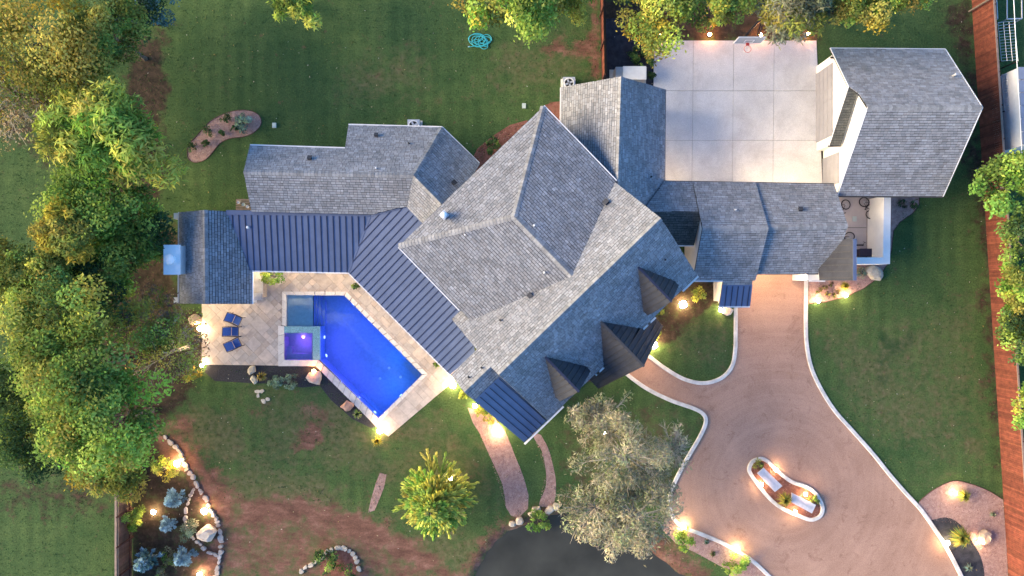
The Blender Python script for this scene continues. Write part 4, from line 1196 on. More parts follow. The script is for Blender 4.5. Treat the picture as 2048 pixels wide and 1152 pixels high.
# ================================================================== DETACHED GARAGE
gar = thing('detached_garage', 'detached white garage with grey shingle gable roof beside the red fence', 'garage', G(1750, 245))
Q = Roofer(gar)
GE, GR = 3.0, 6.4
g0, g1 = G(1735, 215, GR), G(1965, 215, GR)
pGN = Plane(g0, g1, G(1780, 98, GE)); pGS = Plane(g0, g1, G(1780, 392, GE))
Q.shingles([pGN.px(*p) for p in ((1735, 215), (1718, 188), (1697, 173), (1661, 97), (1891, 99), (1965, 215))], pGN)
Q.shingles([pGS.px(*p) for p in ((1735, 215), (1965, 215), (1886, 393), (1675, 391))], pGS)
zb = pGN.px(1697, 173).z
pGB = Plane(pGN.px(1697, 174), pGN.px(1718, 174), G(1668, 290, GE))
Q.shingles([pGB.px(*p) for p in ((1697, 173), (1718, 176), (1682, 291), (1658, 291))], pGB, dark=True, tone=1.1)
Q.cap(g0, g1, pGN, pGS)
Q.gutter(pGN.px(1661, 96), pGN.px(1891, 98), 0.07, 'trim'); Q.gutter(pGS.px(1675, 393), pGS.px(1886, 394), 0.07, 'fascia'); Q.gutter(pGB.px(1657, 292), pGB.px(1682, 292), 0.07, 'fascia')
Q.cover(pGN.px(1891, 99), pGN.px(1965, 215), 0.06, 'trim', 0.0); Q.cover(pGS.px(1886, 393), pGS.px(1965, 215), 0.06, 'trim', 0.0)
Q.cover(pGN.px(1661, 97), pGN.px(1697, 173), 0.05, 'trim', 0.0); Q.cover(pGB.px(1658, 291), pGB.px(1697, 173), 0.05, 'trim', 0.0); Q.cover(pGS.px(1675, 391), pGS.px(1735, 215), 0.05, 'trim', 0.0)
xb, xw, xe = 609 / 28, 622 / 28, 803 / 28
yn, yr, ys = 443 / 28, 313 / 28, 184 / 28
def blk(x0, x1, ya, ybb, ym, ze, zr):
    return gable_block(gar, (x0, ya), (x0, ybb), (x1, ybb), (x1, ya), ze, (x0, ym), (x1, ym), zr)
blk(xw, xe, ys, yn, yr, GE - 0.15, GR - 0.3)
blk(xb, xw + 0.03, 274 / 28, yn, 359 / 28, GE - 0.15, zb - 0.3)
panel_door(gar, (xb - 0.02, 359 / 28, 1.25), 4.9, 2.4, (-1, 0, 0), 4, 6)
panel_door(gar, (xw - 0.02, 229 / 28, 1.2), 2.1, 2.3, (-1, 0, 0), 4, 3)
b = MB(); b.lathe([(0.06, -0.02), (0.06, 0.3), (0.09, 0.31), (0.05, 0.4)], pGN.px(1905, 152), 10); b.build('vent_pipe', M['steel'], gar)
b = MB(); b.box((xb - 0.12, 436 / 28, 2.6), 0.22, 0.12, 0.12); b.build('security_camera', M['black'], gar)
Q.finish()

# ---- yard wall
yw = thing('yard_wall', 'white L shaped wall round the small paved yard', 'wall', G(1760, 500))
b = MB()
b.prism([G(1768, 391, 2.1), G(1766, 515, 2.1), G(1780, 528, 2.1), G(1782, 391, 2.1)], bottom=[Vector((p.x, p.y, -.05)) for p in (G(1768, 391, 2.1), G(1766, 515, 2.1), G(1780, 528, 2.1), G(1782, 391, 2.1))]); b.build('wall_panel', M['white'], yw)
q_ = [G(1714, 514.8, 2.1), G(1714, 528, 2.1), G(1780.3, 528, 2.1), G(1766, 514.8, 2.1)]
b = MB(); b.prism(q_, bottom=[Vector((p.x, p.y, -.05)) for p in q_]); b.build('wall_panel', M['white'], yw)
# ================================================================== VEGETATION
def unit(a): return a / (np.linalg.norm(a, axis=1, keepdims=True) + 1e-9)
def leaf_mesh(name, C, N, size, col, elong=1.0, T=None):
    """rhombic leaves: centre, normal, half length, colour; long axis T if given"""
    n = len(C)
    N = unit(N)
    if T is None: T = RNG.normal(size=(n, 3))
    T = unit(T - N * np.sum(T * N, 1, keepdims=True))
    B = np.cross(N, T)
    s = np.asarray(size).reshape(-1, 1)
    V = np.stack([C - T * s * elong, C + B * s * 0.55 - T * s * 0.1, C + T * s * elong, C - B * s * 0.55 - T * s * 0.1], 1).reshape(-1, 3)
    me = bpy.data.meshes.new(name)
    me.vertices.add(4 * n); me.vertices.foreach_set('co', V.astype(np.float32).ravel())
    me.loops.add(4 * n); me.loops.foreach_set('vertex_index', np.arange(4 * n, dtype=np.int32))
    me.polygons.add(n); me.polygons.foreach_set('loop_start', np.arange(0, 4 * n, 4, dtype=np.int32)); me.polygons.foreach_set('loop_total', np.full(n, 4, np.int32))
    c4 = np.ones((n, 4), np.float32); c4[:, :3] = np.clip(col, 0, 1)
    at = me.color_attributes.new('tint', 'FLOAT_COLOR', 'POINT'); at.data.foreach_set('color', np.repeat(c4, 4, 0).ravel())
    me.update(calc_edges=True); me.validate()
    return me
PAL = {
    'gold':   [(0.347, 0.285, 0.068), (0.226, 0.214, 0.052), (0.485, 0.375, 0.059)],
    'tan':    [(0.360, 0.270, 0.154), (0.234, 0.180, 0.108), (0.288, 0.252, 0.100)],
    'olive':  [(0.234, 0.259, 0.059), (0.175, 0.214, 0.049), (0.352, 0.324, 0.075)],
    'lime':   [(0.337, 0.416, 0.074), (0.218, 0.317, 0.065), (0.475, 0.495, 0.097)],
    'green':  [(0.164, 0.260, 0.058), (0.123, 0.204, 0.056), (0.246, 0.338, 0.072)],
    'fresh':  [(0.182, 0.333, 0.054), (0.135, 0.259, 0.054), (0.293, 0.409, 0.080)],
    'dark':   [(0.056, 0.101, 0.039), (0.073, 0.127, 0.049), (0.042, 0.082, 0.038)],
    'yellow': [(0.360, 0.330, 0.053), (0.255, 0.270, 0.060), (0.450, 0.390, 0.090)],
    'silver': [(0.311, 0.311, 0.188), (0.410, 0.384, 0.246), (0.237, 0.262, 0.139)],
    'grey':   [(0.208, 0.216, 0.136), (0.160, 0.176, 0.104), (0.272, 0.264, 0.176)],
    'blue':   [(0.220, 0.338, 0.389), (0.151, 0.244, 0.296), (0.304, 0.439, 0.489)],
    'bluegreen': [(0.121, 0.211, 0.194), (0.089, 0.162, 0.154), (0.178, 0.292, 0.267)],
    'sage':   [(0.156, 0.234, 0.156), (0.208, 0.299, 0.208), (0.117, 0.182, 0.130)],
    'brown':  [(0.156, 0.109, 0.078), (0.203, 0.156, 0.109), (0.109, 0.086, 0.062)],
}
def palette(names, n):
    P = [c for nm in names for c in PAL[nm]]
    P = np.array(P)
    return P[RNG.integers(0, len(P), n)]
def crown(R, rz, nl, nleaf, leaf, pal, elong=1.0, spread=1.0, droop=0.0, gaps=0.0):
    """leaves on many uneven clumps; returns arrays relative to the crown centre"""
    d = unit(RNG.normal(size=(nl, 3)))
    d[:, 2] = np.abs(d[:, 2]) * 1.1 - 0.28
    d = unit(d)
    f = RNG.uniform(0.30, 0.86, nl) ** 0.7
    ang = np.arctan2(d[:, 1], d[:, 0]); a0 = RNG.uniform(0, 6.28, 3)
    out = 1 + 0.16 * np.sin(2 * ang + a0[0]) + 0.13 * np.sin(3 * ang + a0[1]) + 0.09 * np.sin(5 * ang + a0[2])
    LC = d * f[:, None] * np.array([R, R, rz]) * np.stack([out, out, np.ones(nl)], 1)
    LR = R * RNG.uniform(0.15, 0.34, nl) * spread
    lc = palette(pal, nl) * RNG.uniform(0.6, 1.5, (nl, 1))
    w = LR ** 2; w /= w.sum()
    k = RNG.choice(nl, nleaf, p=w)
    dd = unit(RNG.normal(size=(nleaf, 3))); dd[:, 2] = np.where(dd[:, 2] < -0.35, -dd[:, 2], dd[:, 2])
    rr = LR[k] * (0.55 + 0.55 * RNG.random(nleaf) ** 0.6)
    rr = np.where(RNG.random(nleaf) < 0.10, rr * RNG.uniform(1.1, 1.55, nleaf), rr)      # stray sprays
    C = LC[k] + dd * rr[:, None] * np.array([1, 1, 0.85])
    C[:, 2] -= droop * np.hypot(C[:, 0], C[:, 1]) ** 2 / R
    N = dd * 0.6 + np.array([0, 0, 0.55]) + RNG.normal(size=(nleaf, 3)) * 0.45
    col = lc[k] * RNG.uniform(0.7, 1.3, (nleaf, 1)) * (1 + RNG.normal(size=(nleaf, 3)) * 0.06)
    T = dd + RNG.normal(size=(nleaf, 3)) * 0.5
    size = leaf * RNG.uniform(0.7, 1.35, nleaf)
    return C, N, T, size, col, LC, LR
def limbs(base, centre, LC, r0, n_limb, m, root, twig=False):
    """tapered trunk that forks into limbs towards the clumps"""
    base = Vector(base); centre = Vector(centre)
    b = MB(); H = centre.z
    mid = base.lerp(centre, 0.5) + Vector((random.uniform(-.15, .15), random.uniform(-.15, .15), 0))
    b.tube([base - Vector((0, 0, 0.1)), base + Vector((0, 0, 0.3)), mid, centre], [r0 * 1.5, r0 * 1.1, r0 * 0.85, r0 * 0.45], 7)
    ids = RNG.permutation(len(LC))[:n_limb]
    for i in ids:
        tip = centre + Vector(LC[i]) * 0.92
        st = base.lerp(centre, random.uniform(0.45, 0.95))
        kn = st.lerp(tip, 0.5) + Vector((random.uniform(-.2, .2), random.uniform(-.2, .2), random.uniform(0, .4)))
        b.tube([st, kn, tip], [r0 * 0.42, r0 * 0.26, r0 * 0.08], 5)
    return b.build('trunk', m, root, smooth=True)
def tree(name, label, px, py, rpx, top, pal, nleaf=5200, leaf=0.13, rz=None, nl=46, elong=1.0, cat='tree', group=None, spread=1.0, twigs=0, droop=0.0, bark='bark', matname='leaf', lean=None):
    rzf = rz or 0.62
    s0 = (CAM_H - top * 0.65) / FPX
    Rw = rpx * s0; rzz = Rw * rzf
    hc = max(top - rzz, top * 0.45)
    c = G(px, py, hc)
    bx = c.x * 1.05
    if c.x > 32: bx = max(c.x, (917 + 0.0664 * (py + 30)) / 28 + 0.8)     # rooted beyond the fence
    base = (bx, c.y * 1.05, 0.0)
    root = thing(name, label, cat, base, group)
    nleaf = int(nleaf * 1.75); leaf = leaf * 0.74; nl = int(nl * 0.95)
    C, N, T, S, col, LC, LR = crown(Rw, min(rzz, hc * 0.95), nl, nleaf, leaf, pal, elong, spread, droop)
    if twigs:
        bt = MB(); tops = LC[RNG.permutation(nl)]
        for i in range(twigs):
            a = Vector(LC[RNG.integers(nl)]); dirv = (a.normalized() if a.length > 0.01 else Vector((0, 0, 1))) + Vector(RNG.normal(size=3)) * 0.45
            dirv.z = abs(dirv.z) * 0.6
            L_ = Rw * random.uniform(0.18, 0.42)
            p0 = c + a * random.uniform(0.5, 1.0); p1 = p0 + dirv.normalized() * L_ * 0.5; p2 = p1 + (dirv.normalized() + Vector(RNG.normal(size=3)) * 0.3) * L_ * 0.5
            bt.tube([p0, p1, p2], [0.022, 0.014, 0.006], 3, cap=False)
            for q in range(3):
                t0 = p0.lerp(p2, random.uniform(0.3, 0.9)); dv = dirv.normalized() + Vector(RNG.normal(size=3)) * 0.7
                bt.tube([t0, t0 + dv.normalized() * L_ * random.uniform(0.15, 0.35)], [0.011, 0.005], 3, cap=False)
        stuff(bt.build('twigs', M['bark_pale'], root))
    C = C + np.array(c)
    keep = C[:, 2] > 0.1
    me = leaf_mesh('crown', C[keep], N[keep], S[keep], col[keep], elong, T[keep] if elong > 1.1 else None)
    new_obj('crown', me, M[matname], root)
    limbs(base, c, LC, max(0.07, Rw * 0.055), 9 if Rw > 1.5 else 5, M[bark], root)
    return root
def shrub(name, label, px, py, rpx, h, pal, n=500, leaf=0.05, cat='shrub', group=None, elong=1.2, z0=0.0):
    c0 = G(px, py, h * 0.5); base = Vector((c0.x, c0.y, z0))
    root = thing(name, label, cat, base, group)
    Rw = rpx * (CAM_H - h * 0.6) / FPX
    C, N, T, S, col, LC, LR = crown(Rw, h * 0.6, 16, n, leaf, pal, elong, 1.15)
    C = C + np.array([base.x, base.y, z0 + h * 0.45]); C[:, 2] = np.maximum(C[:, 2], z0 + 0.02)
    new_obj('foliage', leaf_mesh('foliage', C, N, S, col, elong, T), M['leaf'], root)
    b = MB()
    for i in range(5):
        t = Vector(LC[i]) * 0.8 + Vector((0, 0, h * 0.45)); t.z = max(t.z, 0.1)
        b.tube([base - Vector((0, 0, 0.03)), base + t * 0.5, base + t], [0.025, 0.018, 0.008], 4)
    b.build('stem', M['bark'], root)
    return root
def conifer(name, label, px, py, rpx, h, pal, arms=80, per=46, wid=0.10, cat='tree', group=None, tips=None, needle=0.06):
    """whorls of bottle-brush boughs round one trunk"""
    c0 = G(px, py, h * 0.5); base = Vector((c0.x, c0.y, 0))
    root = thing(name, label, cat, base, group)
    R0 = rpx * (CAM_H - h * 0.45) / FPX
    Cs, Ns, Ts, Ss, cols = [], [], [], [], []
    b = MB()
    b.tube([base - Vector((0, 0, .1)), base + Vector((0, 0, h * 0.5)), base + Vector((0, 0, h * 0.97))], [R0 * 0.07, R0 * 0.05, R0 * 0.012], 7)
    P = np.array([c for n_ in pal for c in PAL[n_]])
    for i in range(arms):
        f = (i + 0.5) / arms
        f = f ** 0.8
        z = h * (0.12 + 0.82 * f)
        L = R0 * (1.0 - 0.86 * f) * random.uniform(0.78, 1.1)
        a = i * 2.39996 + random.uniform(-0.3, 0.3)
        dirv = np.array([math.cos(a), math.sin(a), 0.10 + 0.55 * f])
        dirv /= np.linalg.norm(dirv)
        side = np.array([-math.sin(a), math.cos(a), 0])
        st = np.array([base.x, base.y, z])
        shoots = [(st, dirv, L)]
        for q in range(3):
            t0 = random.uniform(0.35, 0.8); sg = 1 if q % 2 else -1
            dv = dirv + side * sg * random.uniform(0.45, 0.8); dv /= np.linalg.norm(dv)
            shoots.append((st + dirv * L * t0, dv, L * (1 - t0) * random.uniform(0.6, 0.95)))
        b.tube([st, st + dirv * L * 0.9], [R0 * 0.014, R0 * 0.005], 4)
        cc = P[RNG.integers(len(P))] * random.uniform(0.7, 1.25)
        for s0, dv, l in shoots:
            n = max(6, int(per * l / R0 * 1.4))
            t = RNG.random(n) ** 0.8
            rad = unit(RNG.normal(size=(n, 3)))
            rad = unit(rad - dv * (rad @ dv)[:, None])
            w = wid * R0 * 0.5
            Cs.append(s0 + dv * (t * l)[:, None] + rad * (w * RNG.uniform(0.2, 1.0, n))[:, None])
            Ts.append(dv * 1.0 + rad * 0.8); Ns.append(rad + np.array([0, 0, 0.7])); Ss.append(np.full(n, needle) * RNG.uniform(0.7, 1.3, n))
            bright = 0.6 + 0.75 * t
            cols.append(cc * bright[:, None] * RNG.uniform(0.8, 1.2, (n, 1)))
    C = np.concatenate(Cs); C[:, 2] = np.maximum(C[:, 2], 0.03)
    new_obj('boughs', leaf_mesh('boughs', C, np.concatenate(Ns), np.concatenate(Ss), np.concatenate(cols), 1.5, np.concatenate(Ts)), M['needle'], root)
    b.build('trunk', M['bark'], root)
    return root
def grass_clump(name, label, px, py, rpx, h, pal, n=170, group=None, cat='ornamental grass', z0=0.0, wid=0.022):
    c0 = G(px, py, h * 0.4); base = Vector((c0.x, c0.y, z0)); root = thing(name, label, cat, base, group)
    R0 = rpx / 29.0; b = MB(); P = [c for q in pal for c in PAL[q]]
    for i in range(n):
        a = random.uniform(0, 6.283); L = R0 * random.uniform(0.45, 1.05); up = h * random.uniform(0.6, 1.1)
        d_ = Vector((math.cos(a), math.sin(a), 0)); s_ = Vector((-d_.y, d_.x, 0)) * wid
        p0 = base + d_ * R0 * 0.08; p1 = base + d_ * L * 0.45 + Vector((0, 0, up)); p2 = base + d_ * L + Vector((0, 0, up * random.uniform(0.35, 0.9)))
        c = random.choice(P); k = random.uniform(0.75, 1.3)
        b.add([p0 - s_, p0 + s_, p1 + s_, p1 - s_, p2], [(0, 1, 2, 3), (3, 2, 4)], tuple(x * k for x in c))
    b.build('blades', M['leaf'], root, tint=True)
    bb = MB(); bb.lathe([(R0 * 0.16, -0.02), (R0 * 0.13, h * 0.25), (R0 * 0.03, h * 0.35)], base, 8); bb.build('crown_base', M['mulch_brown'], root)
    return root

GW = 'trees of the wood along the west side'
tree('broadleaf_tree', 'tall golden brown tree in the wood corner by the far lawn', 95, 75, 135, 9.5, ['gold', 'olive', 'gold'], 6500, 0.14, nl=60)
tree('broadleaf_tree', 'thin tan tree with many bare twigs, west of the golden brown tree', 20, 185, 110, 8.0, ['tan', 'tan', 'gold'], 2600, 0.10, twigs=260, nl=60)
tree('broadleaf_tree', 'olive green round tree between the golden brown tree and lawn edge', 215, 70, 72, 8.0, ['olive', 'olive', 'green'], 4000, 0.13)
tree('broadleaf_tree', 'greyish brown half bare tree beneath the golden brown tree', 130, 150, 85, 6.5, ['tan', 'brown', 'olive'], 2200, 0.10, twigs=200)
tree('broadleaf_tree', 'bright lime tree with feathery streaming twigs facing the bean shaped bed', 215, 268, 112, 9.0, ['lime', 'lime', 'fresh', 'olive'], 7500, 0.13, elong=2.4, nl=70, droop=0.08)
tree('broadleaf_tree', 'mid green tree adjoining the feathery lime tree, across from the west wing gable', 205, 395, 108, 7.2, ['green', 'fresh', 'green'], 6500, 0.14, nl=60)
tree('broadleaf_tree', 'golden yellow tree with feathery edge facing the open field', 135, 462, 62, 7.5, ['yellow', 'gold', 'olive'], 3600, 0.12, elong=1.8)
tree('broadleaf_tree', 'dark green tree next to the pool house chimney', 262, 470, 78, 5.2, ['green', 'dark', 'green'], 4600, 0.12, elong=1.7)
tree('broadleaf_tree', 'yellow green tree jutting out over the western field', 45, 545, 78, 8.0, ['olive', 'lime', 'olive'], 4600, 0.13)
tree('broadleaf_tree', 'deep green tree in the middle of the wood behind the pool house', 205, 560, 88, 6.5, ['green', 'dark', 'fresh'], 5200, 0.13)
tree('broadleaf_tree', 'olive tree with lemon yellow clumps among the wood', 105, 635, 98, 8.8, ['olive', 'yellow', 'green'], 5600, 0.13)
tree('broadleaf_tree', 'olive green tree with sparse crown beside the terrace boulder', 290, 650, 72, 6.5, ['olive', 'green', 'brown'], 3000, 0.11, twigs=60)
tree('broadleaf_tree', 'broad green tree with yellow tips, largest of the wood', 150, 735, 128, 10.0, ['green', 'lime', 'olive'], 7400, 0.15, nl=70)
tree('broadleaf_tree', 'brownish thin tree with pale bare branches overhanging the terrace corner', 345, 700, 78, 6.0, ['olive', 'brown', 'green'], 2100, 0.10, twigs=150, bark='bark_pale')
tree('broadleaf_tree', 'bright green leafy tree at the south end of the wood', 215, 850, 112, 9.5, ['fresh', 'green', 'olive'], 6800, 0.15, nl=64)
tree('broadleaf_tree', 'dusky green tree at the edge of the shaded south west field', 65, 870, 85, 7.5, ['green', 'dark', 'olive'], 4600, 0.13)
tree('broadleaf_tree', 'yellow olive tree overhanging the end of the brown fence', 235, 928, 72, 6.5, ['gold', 'olive', 'yellow'], 3900, 0.11, elong=1.5)
tree('broadleaf_tree', 'dark blue green tree filling the gap at the far west edge', 20, 770, 70, 6.5, ['dark', 'green'], 3400, 0.13)
tree('broadleaf_tree', 'dark teal bush tree by the top lawn corner', 285, 25, 62, 5.5, ['dark', 'dark', 'bluegreen'], 3000, 0.12)
tree('broadleaf_tree', 'dark low tree in the gap between the wood and the western field', 110, 560, 60, 5.5, ['dark', 'green'], 3000, 0.13)
# north side
tree('broadleaf_tree', 'bright yellow green leafy tree above the coiled turquoise hose', 1038, -14, 98, 8.0, ['lime', 'fresh', 'yellow'], 6400, 0.15, nl=56)
tree('broadleaf_tree', 'small yellow green tree touching the top of the north red fence', 1155, -8, 52, 6.0, ['yellow', 'lime'], 2400, 0.12)
tree('broadleaf_tree', 'green grassy topped tree at the far edge of the back lawn', 590, -10, 58, 5.0, ['green', 'olive', 'lime'], 2600, 0.12, elong=2.0)
tree('broadleaf_tree', 'olive gold tree over the black gravel side yard', 1318, 2, 92, 8.0, ['gold', 'lime', 'olive'], 6000, 0.13, nl=56)
tree('broadleaf_tree', 'yellow green tree behind the glowing amber lamp at the court', 1440, -15, 72, 7.5, ['lime', 'yellow', 'green'], 3800, 0.13)
tree('broadleaf_tree', 'grey olive tree with drooping fine leaves behind the basketball hoop', 1588, -10, 82, 7.5, ['grey', 'olive', 'grey'], 7200, 0.10, elong=2.2, droop=0.06, nl=60)
tree('broadleaf_tree', 'green gold tree next to the grey olive tree, beyond the garage lawn', 1700, -5, 66, 7.0, ['gold', 'fresh', 'olive'], 3800, 0.12)
tree('broadleaf_tree', 'pale yellow tree at the top edge of the garage lawn', 1795, -18, 52, 6.5, ['lime', 'gold'], 2600, 0.12)
# east side, beyond the fence
tree('broadleaf_tree', 'broad leaved bright green tree leaning over the red fence near the garage', 2018, 372, 70, 6.0, ['fresh', 'green', 'green'], 3600, 0.155)
tree('broadleaf_tree', 'loose light green tree hanging over the red fence beside the cut off fence bay', 2036, 560, 54, 5.5, ['fresh', 'olive', 'lime'], 2600, 0.13)
tree('broadleaf_tree', 'mid green tree pushing through the fence boards beside the east lawn', 2030, 640, 42, 5.0, ['green', 'fresh', 'olive'], 2100, 0.12)
tree('broadleaf_tree', 'dark green tree rising behind the longest red fence stretch', 2062, 690, 55, 6.0, ['green', 'dark'], 2200, 0.13)
tree('broadleaf_tree', 'fresh green branch tree lapping over the fence top at its middle', 2060, 812, 42, 5.0, ['fresh', 'lime'], 1700, 0.13)
tree('broadleaf_tree', 'dense dark tree on the far side of the bright broad leaved one', 2060, 470, 60, 5.0, ['dark', 'green'], 2200, 0.13)
# pond side
def silver_tree():
    label = 'big silvery sage tree with fine pale twigs overhanging the dark pond'
    parts = [(1205, 845, 66, 6.0, 1500), (1170, 830, 40, 5.4, 600), (1250, 910, 90, 7.6, 3600), (1190, 1015, 78, 6.2, 2700), (1270, 1030, 84, 6.6, 3000), (1300, 960, 62, 6.0, 1500), (1230, 1060, 56, 5.4, 1600), (1345, 900, 55, 5.5, 360)]
    base = G(1245, 935, 0) ; base.z = 0
    root = thing('silver_tree', label, 'tree', base)
    Cs, Ns, Ts, Ss, cols = [], [], [], [], []
    bt = MB(); bl = MB()
    cc = G(1248, 935, 3.2)
    bl.tube([base - Vector((0, 0, .1)), base + Vector((0.05, 0, 1.2)), cc], [0.42, 0.32, 0.22], 8)
    for x, y, r, top, n in parts:
        Rw = r * (CAM_H - top * 0.8) / FPX; c = G(x, y, top - Rw * 0.5)
        C, N, T, S, col, LC, LR = crown(Rw, Rw * 0.55, 34, int(n * 1.1), 0.06, ['silver', 'silver', 'silver', 'grey'], 2.2, 0.9)
        Cs.append(C + np.array(c)); Ns.append(N); Ts.append(T); Ss.append(S); cols.append(col)
        bl.tube([cc, cc.lerp(c, 0.5) + Vector((0, 0, 0.3)), c], [0.2, 0.13, 0.06], 6)
        for i in range(34):
            tip = c + Vector(LC[i]); kn = c.lerp(tip, 0.5) + Vector((0, 0, 0.15))
            bt.tube([c, kn, tip], [0.05, 0.03, 0.012], 4, cap=False)
            for q in range(14):
                st = kn.lerp(tip, random.random()); dv = (tip - c).normalized() * 0.9 + Vector(RNG.normal(size=3)) * 0.55
                e = st + dv.normalized() * Rw * random.uniform(0.16, 0.40)
                bt.tube([st, st.lerp(e, .5) + Vector(RNG.normal(size=3)) * 0.05, e], [0.016, 0.011, 0.005], 3, cap=False)
    stuff(bt.build('twigs', M['bark_pale'], root)); bl.build('trunk', M['bark_pale'], root, smooth=True)
    new_obj('crown', leaf_mesh('crown', np.concatenate(Cs), np.concatenate(Ns), np.concatenate(Ss), np.concatenate(cols), 2.0, np.concatenate(Ts)), M['leaf'], root)
silver_tree()
conifer('pine_tree', 'young yellow green pine with radiating finger like boughs on the lower lawn', 870, 1003, 98, 5.4, ['lime', 'lime', 'yellow', 'fresh'], 150, 150, 0.065, needle=0.07)
GS = 'blue spruces in the mulch by the brown fence'
conifer('blue_spruce', 'blue spruce beside the split of the stone edging', 345, 1000, 25, 1.9, ['blue'], 54, 40, 0.22, cat='spruce', group=GS, needle=0.05)
conifer('blue_spruce', 'small pale blue spruce between lime shrub lamp and grey juniper', 333, 1051, 20, 1.5, ['blue'], 46, 40, 0.22, cat='spruce', group=GS, needle=0.05)
conifer('blue_spruce', 'deep teal blue spruce closest to the brown fence', 288, 1124, 29, 2.2, ['blue', 'bluegreen'], 60, 44, 0.22, cat='spruce', group=GS, needle=0.055)
conifer('blue_spruce', 'blue spruce below the big grey boulder bed', 364, 1116, 24, 1.9, ['blue'], 54, 40, 0.22, cat='spruce', group=GS, needle=0.05)
shrub('juniper_shrub', 'grey green spreading juniper hugging the stone edging by the boulder', 376, 1058, 24, 0.7, ['sage', 'grey'], 900, 0.05)
shrub('juniper_shrub', 'grey green low juniper between the two lower spruces', 338, 1112, 20, 0.6, ['grey', 'green'], 600, 0.05)
shrub('juniper_shrub', 'grey green low juniper at the bottom lamp', 325, 1146, 16, 0.6, ['grey', 'green'], 450, 0.05)
shrub('lime_shrub', 'vivid lime round shrub against the brown fence', 266, 1042, 27, 1.4, ['fresh', 'lime'], 1300, 0.06)
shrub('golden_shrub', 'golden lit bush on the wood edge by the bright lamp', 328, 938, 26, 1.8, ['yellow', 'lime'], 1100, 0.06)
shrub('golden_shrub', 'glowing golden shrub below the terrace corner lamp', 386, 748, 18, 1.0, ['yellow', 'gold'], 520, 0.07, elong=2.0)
shrub('lime_shrub', 'lit lime shrub by the kerb nearest the silver tree', 1368, 1078, 22, 1.1, ['fresh', 'green', 'lime'], 1000, 0.06)
shrub('lime_shrub', 'lit lime shrub by the kerb at the lower lamp', 1474, 1129, 24, 1.2, ['fresh', 'green', 'lime'], 1100, 0.06)
shrub('pond_shrub', 'bright green shrub at the pond edge under the pale rocks', 1076, 1043, 23, 0.8, ['fresh', 'green'], 900, 0.06)
shrub('sage_shrub', 'silvery sage cushion in the black bed beside its twin', 552, 764, 17, 0.6, ['sage'], 600, 0.05, group='sage cushions by the pool')
shrub('sage_shrub', 'silvery sage cushion in the black bed near the flat boulder', 578, 762, 17, 0.6, ['sage'], 600, 0.05, group='sage cushions by the pool')
shrub('blue_fescue', 'blue green spiky cushion filling the head of the bean bed', 487, 246, 19, 0.5, ['bluegreen', 'sage'], 700, 0.05, elong=2.0)
for k, (x, y, r) in enumerate(((452, 237, 11), (416, 258, 11), (383, 292, 11), (470, 257, 8), (443, 266, 7), (411, 288, 8))):
    shrub('box_shrub', 'larger dark green shrub on the outer edge of the bean shaped bed' if r > 10 else 'tiny dark green shrub in the middle of the bean shaped bed', x, y, r, 0.5, ['dark'], 300, 0.045, group='dark shrubs in the bean bed')
shrub('laurel_shrub', 'dark green shrub in the red mulch behind the house corner', 986, 288, 17, 1.0, ['green', 'dark'], 600, 0.06)
shrub('ivy_shrub', 'dark green low bush on the black gravel by the generator', 1277, 112, 20, 0.7, ['dark', 'green'], 700, 0.06)
shrub('ivy_shrub', 'dark green low bush on the black gravel at the court edge', 1298, 118, 14, 0.6, ['dark', 'green'], 500, 0.06)
shrub('ivy_shrub', 'dark narrow bush along the court edge beside the generator', 1304, 150, 9, 0.6, ['dark'], 300, 0.06)
shrub('rose_shrub', 'dark shrub in the stone ring on the bare soil', 650, 1122, 30, 1.0, ['dark', 'green'], 1100, 0.06)
shrub('rose_shrub', 'dark green shrub spilling over the foot of the stone ring', 690, 1150, 30, 0.9, ['dark', 'green'], 900, 0.06)
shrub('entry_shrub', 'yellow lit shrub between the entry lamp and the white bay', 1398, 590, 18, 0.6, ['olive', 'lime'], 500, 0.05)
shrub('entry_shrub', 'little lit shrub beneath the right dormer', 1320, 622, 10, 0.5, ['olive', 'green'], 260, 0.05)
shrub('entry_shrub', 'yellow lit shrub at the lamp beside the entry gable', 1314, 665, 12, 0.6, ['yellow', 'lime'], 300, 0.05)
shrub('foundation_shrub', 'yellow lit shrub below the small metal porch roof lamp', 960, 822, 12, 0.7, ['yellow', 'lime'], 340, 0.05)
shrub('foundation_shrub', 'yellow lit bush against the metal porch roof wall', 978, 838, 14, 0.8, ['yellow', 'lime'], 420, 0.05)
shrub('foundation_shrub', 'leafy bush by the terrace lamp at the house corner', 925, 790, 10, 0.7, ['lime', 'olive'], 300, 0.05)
shrub('island_shrub', 'olive shrub curling round the head of the driveway island', 1518, 928, 13, 0.5, ['olive', 'brown'], 500, 0.045, z0=0.05)
shrub('island_shrub', 'olive shrub at the foot lamp of the driveway island', 1626, 1000, 11, 0.5, ['olive', 'green'], 400, 0.045, z0=0.05)
shrub('bed_shrub', 'dark tuft in the corner bed below the garage eave', 1805, 408, 9, 0.4, ['brown', 'dark'], 240, 0.045)
shrub('bed_shrub', 'dark green tuft at the lawn side of the corner bed', 1828, 410, 9, 0.4, ['dark'], 240, 0.045)
shrub('bed_shrub', 'blue grey shrub beside the round pale boulder', 1722, 547, 13, 0.5, ['bluegreen', 'grey'], 420, 0.045)
for x, y in ((1650, 575), (1663, 568), (1676, 582), (1655, 588), (1668, 590), (1640, 580)):
    shrub('bed_tuft', 'small brown green tuft in the lit bed by the garage corner', x, y, 6, 0.3, ['olive', 'brown'], 110, 0.04, group='tufts in the lit corner bed')
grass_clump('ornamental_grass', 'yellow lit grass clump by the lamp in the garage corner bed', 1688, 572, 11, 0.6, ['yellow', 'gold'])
grass_clump('ornamental_grass', 'golden grass clump lit in the pink gravel corner bed', 1925, 990, 17, 0.7, ['yellow', 'olive'])
